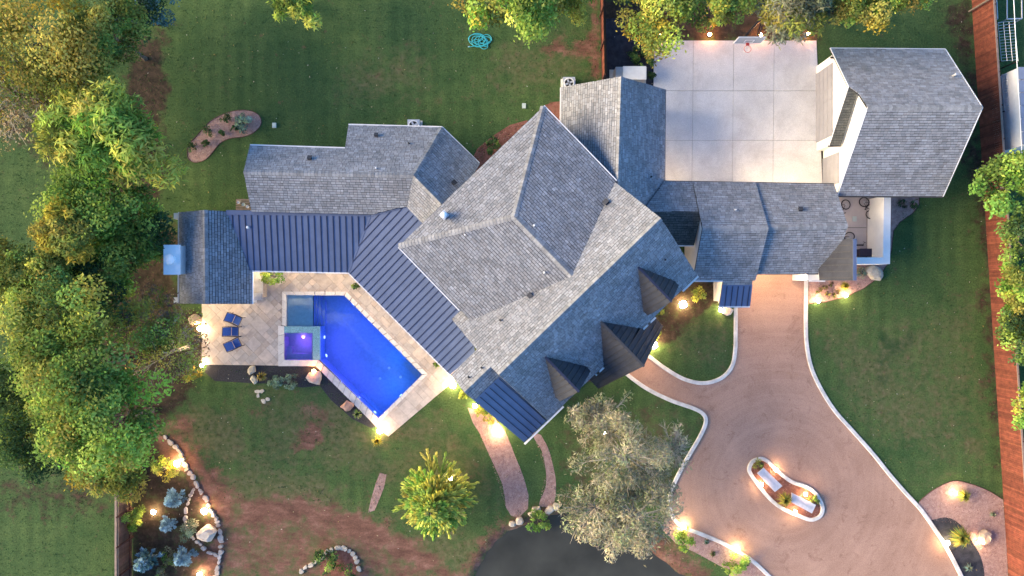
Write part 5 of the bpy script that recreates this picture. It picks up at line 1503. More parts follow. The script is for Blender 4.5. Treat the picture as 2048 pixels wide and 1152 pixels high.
grass_clump('ornamental_grass', 'big olive grass clump on the black gravel by the kerb', 1917, 1072, 26, 1.0, ['olive', 'green', 'gold'], 300)
grass_clump('ornamental_grass', 'olive grass clump between the two pale island slabs', 1567, 997, 18, 0.8, ['olive', 'gold'], 220, z0=0.05)
grass_clump('ornamental_grass', 'tan grass clump in the black bed below the terrace rocks', 525, 752, 12, 0.6, ['tan', 'gold'])
grass_clump('ornamental_grass', 'silver star shaped tuft on the black gravel near the drive', 1937, 1135, 12, 0.3, ['bluegreen', 'grey'], 60)
grass_clump('ornamental_grass', 'thin yellow tuft by the lamp at the terrace point', 755, 882, 14, 0.6, ['yellow', 'gold'], 90)
grass_clump('ornamental_grass', 'dark tuft with pale blades in the pool side bed', 715, 828, 12, 0.4, ['green', 'grey'], 80)
grass_clump('ornamental_grass', 'small dark tuft on the kerb gravel bed', 1413, 1083, 7, 0.3, ['bluegreen', 'dark'], 60)
grass_clump('ornamental_grass', 'small reddish tuft between the two kerb shrubs', 1425, 1107, 9, 0.3, ['brown', 'dark'], 60)
grass_clump('ornamental_grass', 'grey tuft near the fence in the corner gravel bed', 1985, 1028, 8, 0.3, ['sage', 'grey'], 60)
shrub('potted_tree', 'small round green tree on the terrace by the porch eave', 541, 553, 20, 1.9, ['fresh', 'lime'], 900, 0.06, cat='small tree')
shrub('porch_plant', 'dark fern tucked under the porch gutter beside the pool', 714, 570, 9, 0.7, ['green', 'dark'], 260, 0.05)
shrub('porch_plant', 'small dark fern at the far end of the porch gutter', 872, 730, 6, 0.5, ['green', 'dark'], 160, 0.05)
shrub('north_amber_shrub', 'yellow leaved shrub lit by the amber lamp at the court edge', 1422, 50, 11, 1.0, ['yellow', 'lime'], 340, 0.06)

# grass blades over the lawns near the house: nobody could count them
def blades():
    n = 52000
    x = RNG.uniform(-37, 37, n); y = RNG.uniform(-21, 21, n)
    pxx = 1024 + 28 * x; pyy = 576 - 28 * y
    ok = np.ones(n, bool)
    for poly in (DRIVE, BEAN, PATIO, POOL_OUT, POND, [(1300, 75), (1650, 75), (1650, 380), (1300, 380)], [(1207, 30), (1308, 30), (1308, 200), (1207, 200)], DARKBED + [(1880, 1195), (1840, 1010)], SEBED + [(2018, 1195), (1930, 1195)],
                 [(440, 1015), (560, 990), (700, 1022), (830, 1082), (950, 1150), (950, 1200), (240, 1200), (240, 950), (300, 860), (400, 920)], [(935, 815), (1012, 1015), (1056, 1017), (1010, 862)], [(1062, 862), (1078, 1008), (1112, 1000), (1082, 870)],
                 [(1655, 380), (1790, 380), (1790, 530), (1620, 610), (1610, 540)], [(410, 729), (755, 853), (700, 838), (640, 772), (430, 765)], [(1325, 1030), (1540, 1158), (1460, 1195)], [(1200, 0), (1640, 0), (1640, 82), (1200, 82)]):
        ok &= sdist(x, y, wpoly(poly)) > 0.08
    x, y = x[ok], y[ok]; n = len(x)
    C = np.stack([x, y, np.full(n, 0.022)], 1)
    a = RNG.uniform(0, 6.28, n)
    N = np.stack([np.cos(a) * 0.8, np.sin(a) * 0.8, np.full(n, 0.9)], 1)
    pn = 0.5 + 0.5 * np.sin(x * 0.7 + 1.2 * np.sin(y * 0.4)) * np.sin(y * 0.6 + np.cos(x * 0.5))
    col = np.array([0.034, 0.078, 0.028]) * (1 - pn[:, None]) + np.array([0.085, 0.125, 0.045]) * pn[:, None]
    col = col * RNG.uniform(0.7, 1.5, (n, 1))
    return stuff(new_obj('lawn_grass', leaf_mesh('lawn_grass', C, N, RNG.uniform(0.025, 0.055, n), col, 1.4), M['leaf']))
lg = blades(); lg['label'] = 'short green lawn grass round the house'; lg['category'] = 'grass'
# ================================================================== FENCES
def fence(name, label, p0, p1, h, board_mat, side, bay=2.25, cap=None, group=None, rails_on=1):
    """board fence from p0 to p1 (ground points); posts and rails on the given side (+1 left of the run)"""
    p0 = Vector(p0); p1 = Vector(p1); t = (p1 - p0); L = t.length; t.normalize(); n = Vector((-t.y, t.x, 0)) * side
    root = thing(name, label, 'fence', p0, group)
    b = MB(); k = int(L / 0.145)
    for i in range(k):
        c = p0 + t * (L * (i + 0.5) / k); v = random.uniform(0.7, 1.25); hh = h + random.uniform(-0.012, 0.012)
        b.box(c + Vector((0, 0, hh / 2 + 0.02)) + n * random.uniform(-.004, .004), L / k - 0.008, 0.022, hh, rz=math.atan2(t.y, t.x), col=(v, v * random.uniform(0.95, 1.05), v))
    stuff(b.build('boards', board_mat, root, tint=True))
    nb = max(1, int(round(L / bay)))
    for i in range(nb + 1):
        bb = MB(); c = p0 + t * (L * i / nb) + n * 0.07; bb.box(c + Vector((0, 0, h / 2)), 0.1, 0.09, h + 0.1, rz=math.atan2(t.y, t.x)); bb.build('post', M['fence_post'], root)
    for i in range(nb):
        for z in (0.35, h * 0.92):
            bb = MB(); a = p0 + t * (L * i / nb + 0.05) + n * 0.045; c = p0 + t * (L * (i + 1) / nb - 0.05) + n * 0.045
            bb.bar(a + Vector((0, 0, z)), c + Vector((0, 0, z)), 0.045, 0.09); bb.build('rail', M['fence_post'] if z < 1 else (cap or M['fence_post']), root)
    if cap:
        bb = MB(); bb.bar(p0 + Vector((0, 0, h + 0.03)), p1 + Vector((0, 0, h + 0.03)), 0.13, 0.035); bb.build('top_rail', cap, root)
    return root
fence('board_fence', 'long red stained board fence along the east lawn and garage', G(1941, -30), G(2019, 1190), 2.15, M['fence_red'], 1, cap=M['fence_cap'])
fence('board_fence', 'short red board fence between the back lawn and black gravel side yard', G(1200, -30), G(1204, 166), 2.0, M['fence_red'], -1, cap=M['fence_red'])
fence('board_fence', 'dark brown board fence behind the blue spruces', G(264, 900), G(264, 1190), 1.95, M['fence_brown'], 1, cap=M['fence_cap'])

# ================================================================== LAMPS
def lamp(px, py, label, power, col=(1.0, 0.52, 0.21), r=0.095, z=0.0, lens='lens', group=None, h=0.22):
    c = G(px, py, 0.2); base = Vector((c.x, c.y, z))
    root = thing('landscape_light', label, 'lamp', base, group)
    b = MB(); b.lathe([(0.02, -0.06), (0.02, 0.06), (r * 0.9, 0.08), (r, h - 0.03), (r, h), (r * 0.9, h)], base, 12); b.build('housing', M['black'], root)
    b = MB(); b.lathe([(r * 1.25, h - 0.01), (r * 1.3, h + 0.03), (r * 0.9, h + 0.09), (r * 0.2, h + 0.12)], base, 14); b.build('lens', M[lens], root, smooth=True)
    l = bpy.data.lights.new('bulb', 'POINT'); l.energy = power; l.color = col; l.shadow_soft_size = 0.10
    lo = bpy.data.objects.new('bulb', l); COL.objects.link(lo); lo.parent = root; lo.location = (0, 0, h + 0.4)
W = 24.0
for px, py, label, k, kw in (
    (906, 770, 'bright lamp at the end of the porch gutter by the terrace', 1.3, dict(r=0.18)),
    (995, 862, 'bright lamp on the pink gravel path by the metal porch roof', 1.3, dict(r=0.18)),
    (950, 812, 'small lamp at the top of the pink gravel path', 0.5, dict(r=0.12)),
    (760, 861, 'bright lamp at the pointed end of the terrace', 1.0, dict(r=0.16)),
    (1366, 609, 'bright lamp on the entry lawn below the right dormer', 1.6, dict(r=0.20)),
    (1307, 690, 'bright lamp beside the dark entry gable', 1.5, dict(r=0.20)),
    (401, 657, 'bright lamp beside the terrace boulder under the wood', 0.9, dict(r=0.16)),
    (404, 731, 'small lamp at the bottom left terrace corner', 0.5, {}),
    (354, 927, 'bright lamp by the upper stone edging and golden bush', 1.2, dict(r=0.17)),
    (307, 1024, 'lamp between the vivid lime shrub and the blue spruce', 0.7, dict(r=0.13)),
    (409, 1022, 'bright lamp above the big grey boulder', 1.1, dict(r=0.17)),
    (400, 1149, 'lamp beside the lowest stretch of stone edging', 0.7, dict(r=0.13)),
    (1368, 1054, 'lamp on the kerb at the shrub nearest the silver tree', 0.7, dict(r=0.13)),
    (1474, 1100, 'lamp on the kerb at the lower lime shrub', 0.6, dict(r=0.13)),
    (1894, 1086, 'lamp on the black gravel beside the big grass clump', 0.7, dict(r=0.13)),
    (1910, 986, 'lamp at the golden grass clump in the corner gravel', 0.5, {}),
    (1958, 1083, 'lamp facing the angular boulder near the red fence', 0.6, {}),
    (1691, 591, 'lamp at the yellow grass in the garage corner bed', 0.8, {}),
    (1636, 602, 'lamp at the drive end of the garage corner bed', 0.8, {}),
    (1441, 620, 'lamp at the foot of the white bay', 0.5, {}),
    (1208, 866, 'small lamp shining up inside the silver tree', 0.5, {}),
    (902, 957, 'small lamp among the boughs of the young pine', 0.35, {}),
    (1552, 940, 'lamp on the kerb side of the upper island slab', 0.35, dict(z=0.05)),
    (1522, 968, 'lamp on the outer side of the upper island slab', 0.35, dict(z=0.05)),
    (1610, 988, 'lamp behind the lower island slab at the olive shrub', 0.4, dict(z=0.05)),
    (1589, 1023, 'lamp on the kerb side of the lower island slab', 0.35, dict(z=0.05)),
):
    lamp(px, py, label, W * k, **kw)
for px, py, label, k in ((628, 742, 'amber lamp under the flat boulder at the spa corner', 0.5), (1419, 69, 'amber lamp by the yellow shrub at the court edge', 0.8), (1521, 70, 'amber lamp beside the basketball backboard', 0.7), (1319, 72, 'amber lamp at the court corner by the black gravel', 0.35), (1616, 68, 'amber lamp at the court corner toward the garage', 0.4)):
    lamp(px, py, label, W * k, (1.0, 0.30, 0.10), lens='lens_orange')

# ================================================================== ROCKS AND EDGING
def rock_mesh(b, c, rx, ry, rz, rot=0.0, seed=0, flat=0.5, col=None):
    """irregular faceted boulder with a flattened top, sunk a little into the ground"""
    rg = random.Random(seed); n = 9; vs = []; fs = []
    ca, sa = math.cos(rot), math.sin(rot)
    rad = [1 + rg.uniform(-0.22, 0.18) for _ in range(n)]
    for zf, s in ((-0.15, 0.92), (0.35, 1.0), (0.8, 0.88), (1.0, flat)):
        for k in range(n):
            a = 2 * math.pi * (k + rg.uniform(-.18, .18)) / n; r = rad[k] * s * rg.uniform(0.95, 1.05)
            x, y = r * rx * math.cos(a), r * ry * math.sin(a)
            vs.append((c[0] + x * ca - y * sa, c[1] + x * sa + y * ca, c[2] + zf * rz * rg.uniform(0.92, 1.05)))
    for i in range(3):
        for k in range(n):
            l = (k + 1) % n; fs.append((i * n + k, i * n + l, (i + 1) * n + l, (i + 1) * n + k))
    fs.append(tuple(3 * n + k for k in range(n))); fs.append(tuple(range(n - 1, -1, -1)))
    v = rg.uniform(0.9, 1.1)
    b.add(vs, fs, col or (v, v, v))
for i, (px, py, rx, ry, h, rot, label, col) in enumerate((
    (628, 756, 17, 15, 0.45, 0.3, 'flat pinkish boulder at the spa corner of the pool', (1.05, 0.93, 0.85)),
    (388, 638, 14, 11, 0.5, 0.1, 'tan boulder by the terrace lamp under the wood', (0.85, 0.75, 0.62)),
    (1750, 546, 18, 14, 0.5, -0.4, 'round grey boulder in the corner bed by the yard wall', (0.85, 0.87, 0.8)),
    (1971, 1076, 15, 13, 0.5, 0.8, 'angular pale boulder in the pink gravel near the red fence', (0.95, 0.82, 0.72)),
    (412, 1069, 22, 17, 0.7, 0.2, 'big grey boulder inside the stone edging loop', (1.0, 1.0, 1.0)),
    (1072, 1021, 11, 8, 0.35, 0.2, 'pale rock above the pond shrub', (1.15, 1.1, 1.0)),
    (1062, 1029, 6, 6, 0.3, 0.9, 'small pale rock at the left of the pond shrub', (1.15, 1.1, 1.0)),
    (1100, 1020, 11, 8, 0.35, 0.5, 'pale wedge rock at the end of the narrow gravel path', (1.15, 1.1, 1.0)),
    (1112, 1014, 8, 7, 0.3, 1.2, 'small pale rock closing the narrow gravel path', (1.1, 1.1, 1.0)),
    (1038, 1043, 10, 8, 0.3, 0.6, 'pale flat rock at the end of the wide gravel path', (1.2, 1.15, 1.05)),
    (1024, 1049, 8, 6, 0.3, 0.1, 'pale small rock at the pond beside the wide gravel path', (1.2, 1.15, 1.05)),
    (1455, 622, 13, 9, 0.35, -0.3, 'white rock below the small metal bay roof', (1.3, 1.25, 1.15)),
    (694, 812, 12, 10, 0.4, 0.4, 'rosy round rock in the black pool side bed', (0.95, 0.62, 0.5)),
    (503, 740, 11, 8, 0.25, 0.9, 'grey wedge rock below the terrace edge', (0.9, 0.9, 0.78)),
    (508, 759, 9, 7, 0.2, 1.8, 'small pale wedge rock above the stepping stones', (0.95, 0.98, 0.85)),
)):
    c = G(px, py, h * 0.6); root = thing('boulder', label, 'rock', (c.x, c.y, 0))
    b = MB(); rock_mesh(b, (c.x, c.y, 0), rx / 28, ry / 28, h, rot, i + 3, 0.55, col); b.build('rock', M['stone'], root, tint=True)
for i, (px, py, r) in enumerate(((515, 783, 5.5), (524, 782, 5), (516, 791, 4.5), (527, 802, 6), (536, 798, 5.5))):
    c = G(px, py); b = MB(); rock_mesh(b, (0, 0, 0), r / 28, r * 0.8 / 28, 0.05, i * 0.7, i + 40, 0.9, (1.1, 1.1, 1.0))
    tag(b.build('stepping_stone', M['stone'], tint=True, loc=(c.x, c.y, 0)), 'grey flat stepping stone on the lawn near the wedge rocks', 'stone', 'stepping stones below the terrace')
def edging(label, pts, step=9.0, size=5.0, col=(0.95, 0.95, 0.98), pale=None):
    root = thing('stone_edging', label, 'stone edging', G(*pts[0]))
    P = cr(pts, False, 24); acc = 0; last = P[0]; k = 0; base_step = step
    for p in P[1:]:
        acc += math.hypot(p[0] - last[0], p[1] - last[1])
        if acc >= step:
            acc = 0; k += 1; cur = step; step = base_step * random.uniform(0.6, 1.6)
            a = math.atan2(-(p[1] - last[1]), p[0] - last[0]); c = G(p[0] + random.uniform(-1, 1), p[1] + random.uniform(-1, 1), 0.1)
            v = random.uniform(0.8, 1.15); b = MB(); rock_mesh(b, (c.x, c.y, 0), cur * 0.56 / 28, size * random.uniform(0.6, 1.25) / 28, random.uniform(0.08, 0.2), a + random.uniform(-.25, .25), k * 7 + int(pts[0][0]), 0.85, tuple(x * v for x in col)); b.build('stone', M['stone'], root, tint=True)
        last = p
edging('grey stone edging winding from the wood down past the big boulder', [(322, 868), (340, 886), (357, 900), (365, 918), (374, 940), (387, 958), (398, 980), (410, 996), (420, 1018), (432, 1040), (439, 1066), (442, 1095), (438, 1122), (430, 1155)])
edging('grey stone edging curling round the west of the big boulder', [(388, 972), (380, 996), (372, 1020), (370, 1044), (380, 1068), (396, 1086), (414, 1102), (434, 1112)], 8, 4)
edging('pale stone ring round the red mulch on the bare soil', [(600, 1152), (608, 1138), (640, 1118), (650, 1106), (662, 1100), (678, 1096), (694, 1100), (706, 1110), (714, 1124), (718, 1140)], 9, 5, (1.1, 1.1, 1.05))

# loose gravel over the pink beds
def gravel(poly, n, cols, z, s0=0.03):
    px = [p[0] for p in poly]; py = [p[1] for p in poly]; C = []
    while len(C) < n:
        x, y = random.uniform(min(px), max(px)), random.uniform(min(py), max(py))
        if inside(x, y, poly): q_ = G(x, y); C.append((q_.x, q_.y, z + 0.012))
    C = np.array(C); N = RNG.normal(size=(n, 3)) * 0.5 + np.array([0, 0, 1.0])
    col = np.array(cols)[RNG.integers(len(cols), size=n)] * RNG.uniform(0.6, 1.4, (n, 1))
    o = stuff(new_obj('gravel', leaf_mesh('gravel', C, N, s0 * RNG.uniform(0.7, 1.5, n), col, 0.8), M['needle']))
    return o
PK = [(0.42, 0.26, 0.22), (0.33, 0.18, 0.15), (0.50, 0.36, 0.31), (0.22, 0.12, 0.10)]
RD = [(0.22, 0.09, 0.065), (0.33, 0.15, 0.11), (0.14, 0.06, 0.045), (0.40, 0.27, 0.22)]
for k, (poly, n, cols, z, lab) in enumerate((
    (BEAN, 1500, PK, 0.006, 'pink gravel filling the bean shaped bed'),
    (SEBED + [(2012, 1080), (2018, 1190), (1970, 1190), (1962, 1116), (1922, 1051), (1862, 1040)], 3200, PK, 0.006, 'pink gravel in the corner bed by the red fence'),
    ([(937, 822), (975, 902), (1012, 1015), (1037, 1036), (1056, 1015), (1041, 938), (1010, 862)], 2200, PK, 0.006, 'pink gravel of the wide path to the pond'),
    ([(1070, 880), (1092, 945), (1078, 1008), (1108, 1006), (1112, 968), (1097, 898), (1082, 870)], 700, PK, 0.006, 'pink gravel of the narrow path to the pond'),
    ([(760, 946), (773, 949), (757, 1003), (736, 1025), (752, 965)], 260, PK, 0.006, 'pink gravel of the short strip on the lower lawn'),
    (inset_poly(ISLAND, 8), 700, RD, 0.05, 'red stone chips in the driveway island'),
    ([(1345, 1036), (1400, 1071), (1500, 1122), (1540, 1158), (1480, 1190), (1455, 1140), (1350, 1085), (1330, 1045)], 1500, PK, 0.006, 'pink gravel between the drive kerb and the pond'),
    ([(1617, 562), (1617, 606), (1690, 594), (1757, 555), (1775, 530), (1715, 530), (1715, 562)], 1000, PK, 0.006, 'pink gravel in the bed at the garage corner'),
    ([(1040, 246), (985, 272), (955, 297), (942, 325), (1040, 262)], 500, RD, 0.006, 'red mulch chips behind the house corner'),
)):
    o = gravel(poly, n, cols, z); o['label'] = lab; o['category'] = 'gravel'

# scattered fallen leaves and petals on the lawns
def litter():
    C = []; 
    for _ in range(1100):
        x, y = random.uniform(250, 1990), random.uniform(20, 1140); q_ = G(x, y); C.append((q_.x, q_.y, 0.05))
    C = np.array(C); ok = np.ones(len(C), bool)
    for poly in (DRIVE, POND, PATIO): ok &= sdist(C[:, 0], C[:, 1], wpoly(poly)) > 0.1
    C = C[ok]; n = len(C); N = RNG.normal(size=(n, 3)) * 0.3 + np.array([0, 0, 1.0])
    cols = np.array([(0.40, 0.36, 0.22), (0.30, 0.22, 0.09), (0.5, 0.48, 0.40)])[RNG.integers(3, size=n)]
    o = stuff(new_obj('fallen_leaves', leaf_mesh('fallen_leaves', C, N, RNG.uniform(0.025, 0.06, n), cols, 1.2), M['leaf'])); o['label'] = 'pale fallen leaves scattered over the lawns'; o['category'] = 'leaves'
litter()

# ================================================================== BENCH SLABS ON THE ISLAND
for quad, label in (([(1528, 936), (1565, 972), (1550, 984), (1515, 947)], 'long pale stone bench beside the olive shrub at the head of the island'), ([(1584, 986), (1632, 1010), (1624, 1027), (1583, 1005)], 'long pale stone bench beside the grass clump at the foot of the island')):
    top = [G(x, y, 0.55) for x, y in quad]; c = sum(top, Vector()) / 4
    root = thing('stone_bench', label, 'bench', (c.x, c.y, 0.05))
    if area2([(p.x, p.y) for p in top]) < 0: top.reverse()
    b = MB(); b.prism(top, (0, 0, -0.12)); so = b.build('seat_slab', M['bench'], root)
    ax = (top[1] - top[0]); ay = (top[2] - top[1])
    long_ = ax if ax.length > ay.length else ay
    long_ = long_.normalized(); cross = Vector((-long_.y, long_.x, 0))
    b = MB(); b.bar(c + Vector((0, 0, 0.004)) - long_ * 0.75, c + Vector((0, 0, 0.004)) + long_ * 0.75, 0.10, 0.02); b.build('seat_groove', M['steel'], so)
    for s_ in (-0.62, 0.62):
        b = MB(); b.box(c + long_ * s_ + Vector((0, 0, -0.33)), 0.16, 0.42, 0.42, rz=math.atan2(long_.y, long_.x)); b.build('leg', M['bench'], root)

# ================================================================== TERRACE CHAIRS
def lounge_chair(px, py, rz, label):
    c = G(px, py, 0.4); root = thing('lounge_chair', label, 'chair', (c.x, c.y, 0.045), 'blue sling chairs on the terrace', rz)
    def part(name, b, m): return b.build(name, M[m], root, loc=(0, 0, 0))
    # local x points to the front
    b = MB(); b.add([(-0.02, -0.29, 0.36), (0.46, -0.29, 0.42), (0.46, 0.29, 0.42), (-0.02, 0.29, 0.36), (-0.02, -0.29, 0.33), (0.46, -0.29, 0.39), (0.46, 0.29, 0.39), (-0.02, 0.29, 0.33)], [(0, 1, 2, 3), (7, 6, 5, 4), (0, 4, 5, 1), (1, 5, 6, 2), (2, 6, 7, 3), (3, 7, 4, 0)]); part('seat', b, 'blue_fabric')
    b = MB(); b.add([(-0.44, -0.29, 0.86), (-0.05, -0.29, 0.38), (-0.05, 0.29, 0.38), (-0.44, 0.29, 0.86), (-0.47, -0.29, 0.84), (-0.08, -0.29, 0.35), (-0.08, 0.29, 0.35), (-0.47, 0.29, 0.84)], [(0, 1, 2, 3), (7, 6, 5, 4), (0, 4, 5, 1), (1, 5, 6, 2), (2, 6, 7, 3), (3, 7, 4, 0)]); part('backrest', b, 'blue_fabric')
    for s_ in (-1, 1):
        b = MB(); y = 0.33 * s_
        b.tube([(-0.47, y, 0.86), (-0.06, y, 0.36), (0.50, y, 0.42)], 0.022, 6); part('side_rail', b, 'dark_frame')
        b = MB(); b.tube([(-0.36, y, 0.62), (-0.1, y, 0.60), (0.44, y, 0.58), (0.52, y, 0.55)], 0.026, 6); part('armrest', b, 'dark_frame')
        b = MB(); b.tube([(0.48, y, 0.57), (0.54, y, 0.0)], 0.02, 6); part('leg', b, 'dark_frame')
        b = MB(); b.tube([(-0.25, y, 0.6), (-0.40, y, 0.0)], 0.02, 6); part('leg', b, 'dark_frame')
    b = MB(); b.tube([(-0.47, -0.33, 0.86), (-0.47, 0.33, 0.86)], 0.024, 6); part('top_bar', b, 'dark_frame')
    b = MB(); b.tube([(0.50, -0.33, 0.42), (0.50, 0.33, 0.42)], 0.02, 6); part('front_bar', b, 'dark_frame')
lounge_chair(469, 638, math.radians(-25), 'blue sling chair turned away, nearest the pool house eave')
lounge_chair(464, 663, math.radians(-2), 'blue sling chair in the middle of three on the terrace')
lounge_chair(468, 689, math.radians(26), 'blue sling chair nearest the black bed end of the terrace')

# ================================================================== BASKETBALL HOOP
hp = G(1494, 68); hoop = thing('basketball_hoop', 'basketball hoop with grey backboard and red rim over the concrete court', 'basketball hoop', (hp.x, hp.y, 0.0))
xh = 15.76; yb = 16.42
b = MB(); b.box((xh, yb, 3.47), 1.75, 0.04, 1.08); bd = b.build('backboard', M['board'], hoop)
b = MB()
for z in (2.93, 4.01): b.box((xh, yb, z), 1.83, 0.07, 0.06)
for s_ in (-0.9, 0.9): b.box((xh + s_, yb, 3.47), 0.06, 0.07, 1.1)
b.build('board_frame', M['trim'], bd)
b = MB()
for z in (3.12, 3.55): b.box((xh, yb - 0.025, z), 0.6, 0.012, 0.04)
for s_ in (-0.28, 0.28): b.box((xh + s_, yb - 0.025, 3.335), 0.04, 0.012, 0.43)
b.build('target_square', M['trim'], bd)
b = MB(); b.tube([(hp.x, hp.y, -0.05), (hp.x, hp.y, 2.4), (hp.x, hp.y - 0.1, 2.9)], 0.08, 8); b.build('pole', M['black'], hoop)
b = MB()
for s_ in (-0.3, 0.3):
    b.bar((hp.x + s_ * 0.3, hp.y - 0.05, 2.6), (xh + s_ * 1.6, yb + 0.04, 3.15), 0.06); b.bar((hp.x + s_ * 0.3, hp.y - 0.05, 2.9), (xh + s_ * 1.6, yb + 0.04, 3.8), 0.06)
b.build('arm', M['black'], hoop)
b = MB(); b.box((xh, yb - 0.1, 3.05), 0.2, 0.18, 0.1); ring = [(xh + 0.235 * math.cos(a), yb - 0.43 + 0.235 * math.sin(a), 3.05) for a in [k * math.pi / 10 for k in range(20)]]
b.tube(ring, 0.018, 5, closed=True); b.build('rim', M['orange'], hoop)
b = MB()
for k in range(12):
    a = k * math.pi / 6; a2 = a + math.pi / 6
    for d_ in (a2, a - math.pi / 6):
        b.tube([(xh + 0.235 * math.cos(a), yb - 0.43 + 0.235 * math.sin(a), 3.04), (xh + 0.17 * math.cos((a + d_) / 2), yb - 0.43 + 0.17 * math.sin((a + d_) / 2), 2.84), (xh + 0.13 * math.cos(d_), yb - 0.43 + 0.13 * math.sin(d_), 2.62)], 0.012, 3, cap=False)
b.build('net', M['net'], hoop)

# ================================================================== MACHINES AND SMALL THINGS
c = G(1261, 146, 1.2); gen = thing('generator', 'white standby generator box with grey louvres behind the garage wing', 'generator', (c.x, c.y, 0))
b = MB(); b.box((c.x + 0.05, c.y, 0.62), 2.15, 0.86, 1.15); b.build('housing', M['steel'], gen)
b = MB(); b.box((c.x + 0.28, c.y, 1.22), 1.6, 0.92, 0.07); b.build('lid', M['trim'], gen)
for k in range(9):
    b = MB(); b.box((c.x - 0.98 + k * 0.05, c.y, 1.215), 0.03, 0.82, 0.05); b.build('louvre', M['steel'], gen)
b = MB(); b.box((c.x - 0.5, c.y, 1.22), 0.06, 0.92, 0.08); b.build('lid_strip', M['trim'], gen)
b = MB(); b.box((c.x, c.y, 0.03), 2.6, 1.2, 0.08); b.build('pad', M['kerb'], gen)
def ac_unit(px, py, label, group='air conditioner units'):
    c = G(px, py, 0.8); r = thing('air_conditioner', label, 'air conditioner', (c.x, c.y, 0), group)
    b = MB(); b.box((c.x, c.y, 0.42), 0.85, 0.85, 0.76); b.build('case', M['steel'], r)
    b = MB(); b.lathe([(0.36, 0.79), (0.38, 0.83), (0.31, 0.84), (0.30, 0.80)], (c.x, c.y, 0), 20); b.build('fan_ring', M['trim'], r)
    b = MB(); b.lathe([(0.30, 0.795), (0.30, 0.803), (0.08, 0.806)], (c.x, c.y, 0), 18); b.build('fan_well', M['black'], r)
    for k in range(4):
        a = k * math.pi / 2 + 0.4; b = MB(); b.bar((c.x, c.y, 0.82), (c.x + 0.28 * math.cos(a), c.y + 0.28 * math.sin(a), 0.82), 0.12, 0.012); b.build('fan_blade', M['steel'], r)
    b = MB(); b.box((c.x, c.y, 0.01), 1.05, 1.05, 0.08); b.build('pad', M['kerb'], r)
ac_unit(1138, 166, 'grey air conditioner at the corner of the north garage wing')
ac_unit(827, 251, 'grey air conditioner under the eave of the west wing')

hr = thing('garden_hose', 'turquoise garden hose tangled on the back lawn', 'hose', G(962, 82))
pts = []
rg = random.Random(5); cx_, cy_ = 962, 82
for k in range(170):
    t = k / 170; a = t * 2 * math.pi * 9.3
    ox = 10 * math.sin(t * 17) + 4 * math.sin(t * 41); oy = 5 * math.cos(t * 13) + 2 * math.sin(t * 29)
    r = 11 + 4 * math.sin(t * 23)
    if t > 0.86: ox -= 14 * (t - 0.86) / 0.14 * 1.3; r = 11
    q_ = G(cx_ + ox + r * math.cos(a) * 1.05, cy_ + oy + r * math.sin(a) * 0.8); pts.append((q_.x, q_.y, 0.035 + 0.03 * abs(math.sin(t * 60)) + 0.02))
b = MB(); b.tube(pts, 0.026, 6); b.build('hose_coil', M['hose'], hr, smooth=True)
b = MB(); b.tube([pts[-1], Vector(pts[-1]) + Vector((0.12, 0.05, 0))], 0.035, 8); b.build('nozzle', M['steel'], hr)

for x, y, label in ((549, 251, 'pale utility lid in the lawn right of the bean bed'), (1048, 212, 'pale utility lid in the lawn by the tall hip corner'), (1708, 438, 'small round lid in the yard paving')):
    c = G(x, y); b = MB(); b.box((0, 0, 0.03), 0.28, 0.36, 0.1); b.box((0, 0, 0.085), 0.24, 0.32, 0.02)
    o = b.build('utility_lid', M['lid'], loc=(c.x, c.y, 0.03 if x > 1700 else 0.0)); tag(o, label, 'lid')

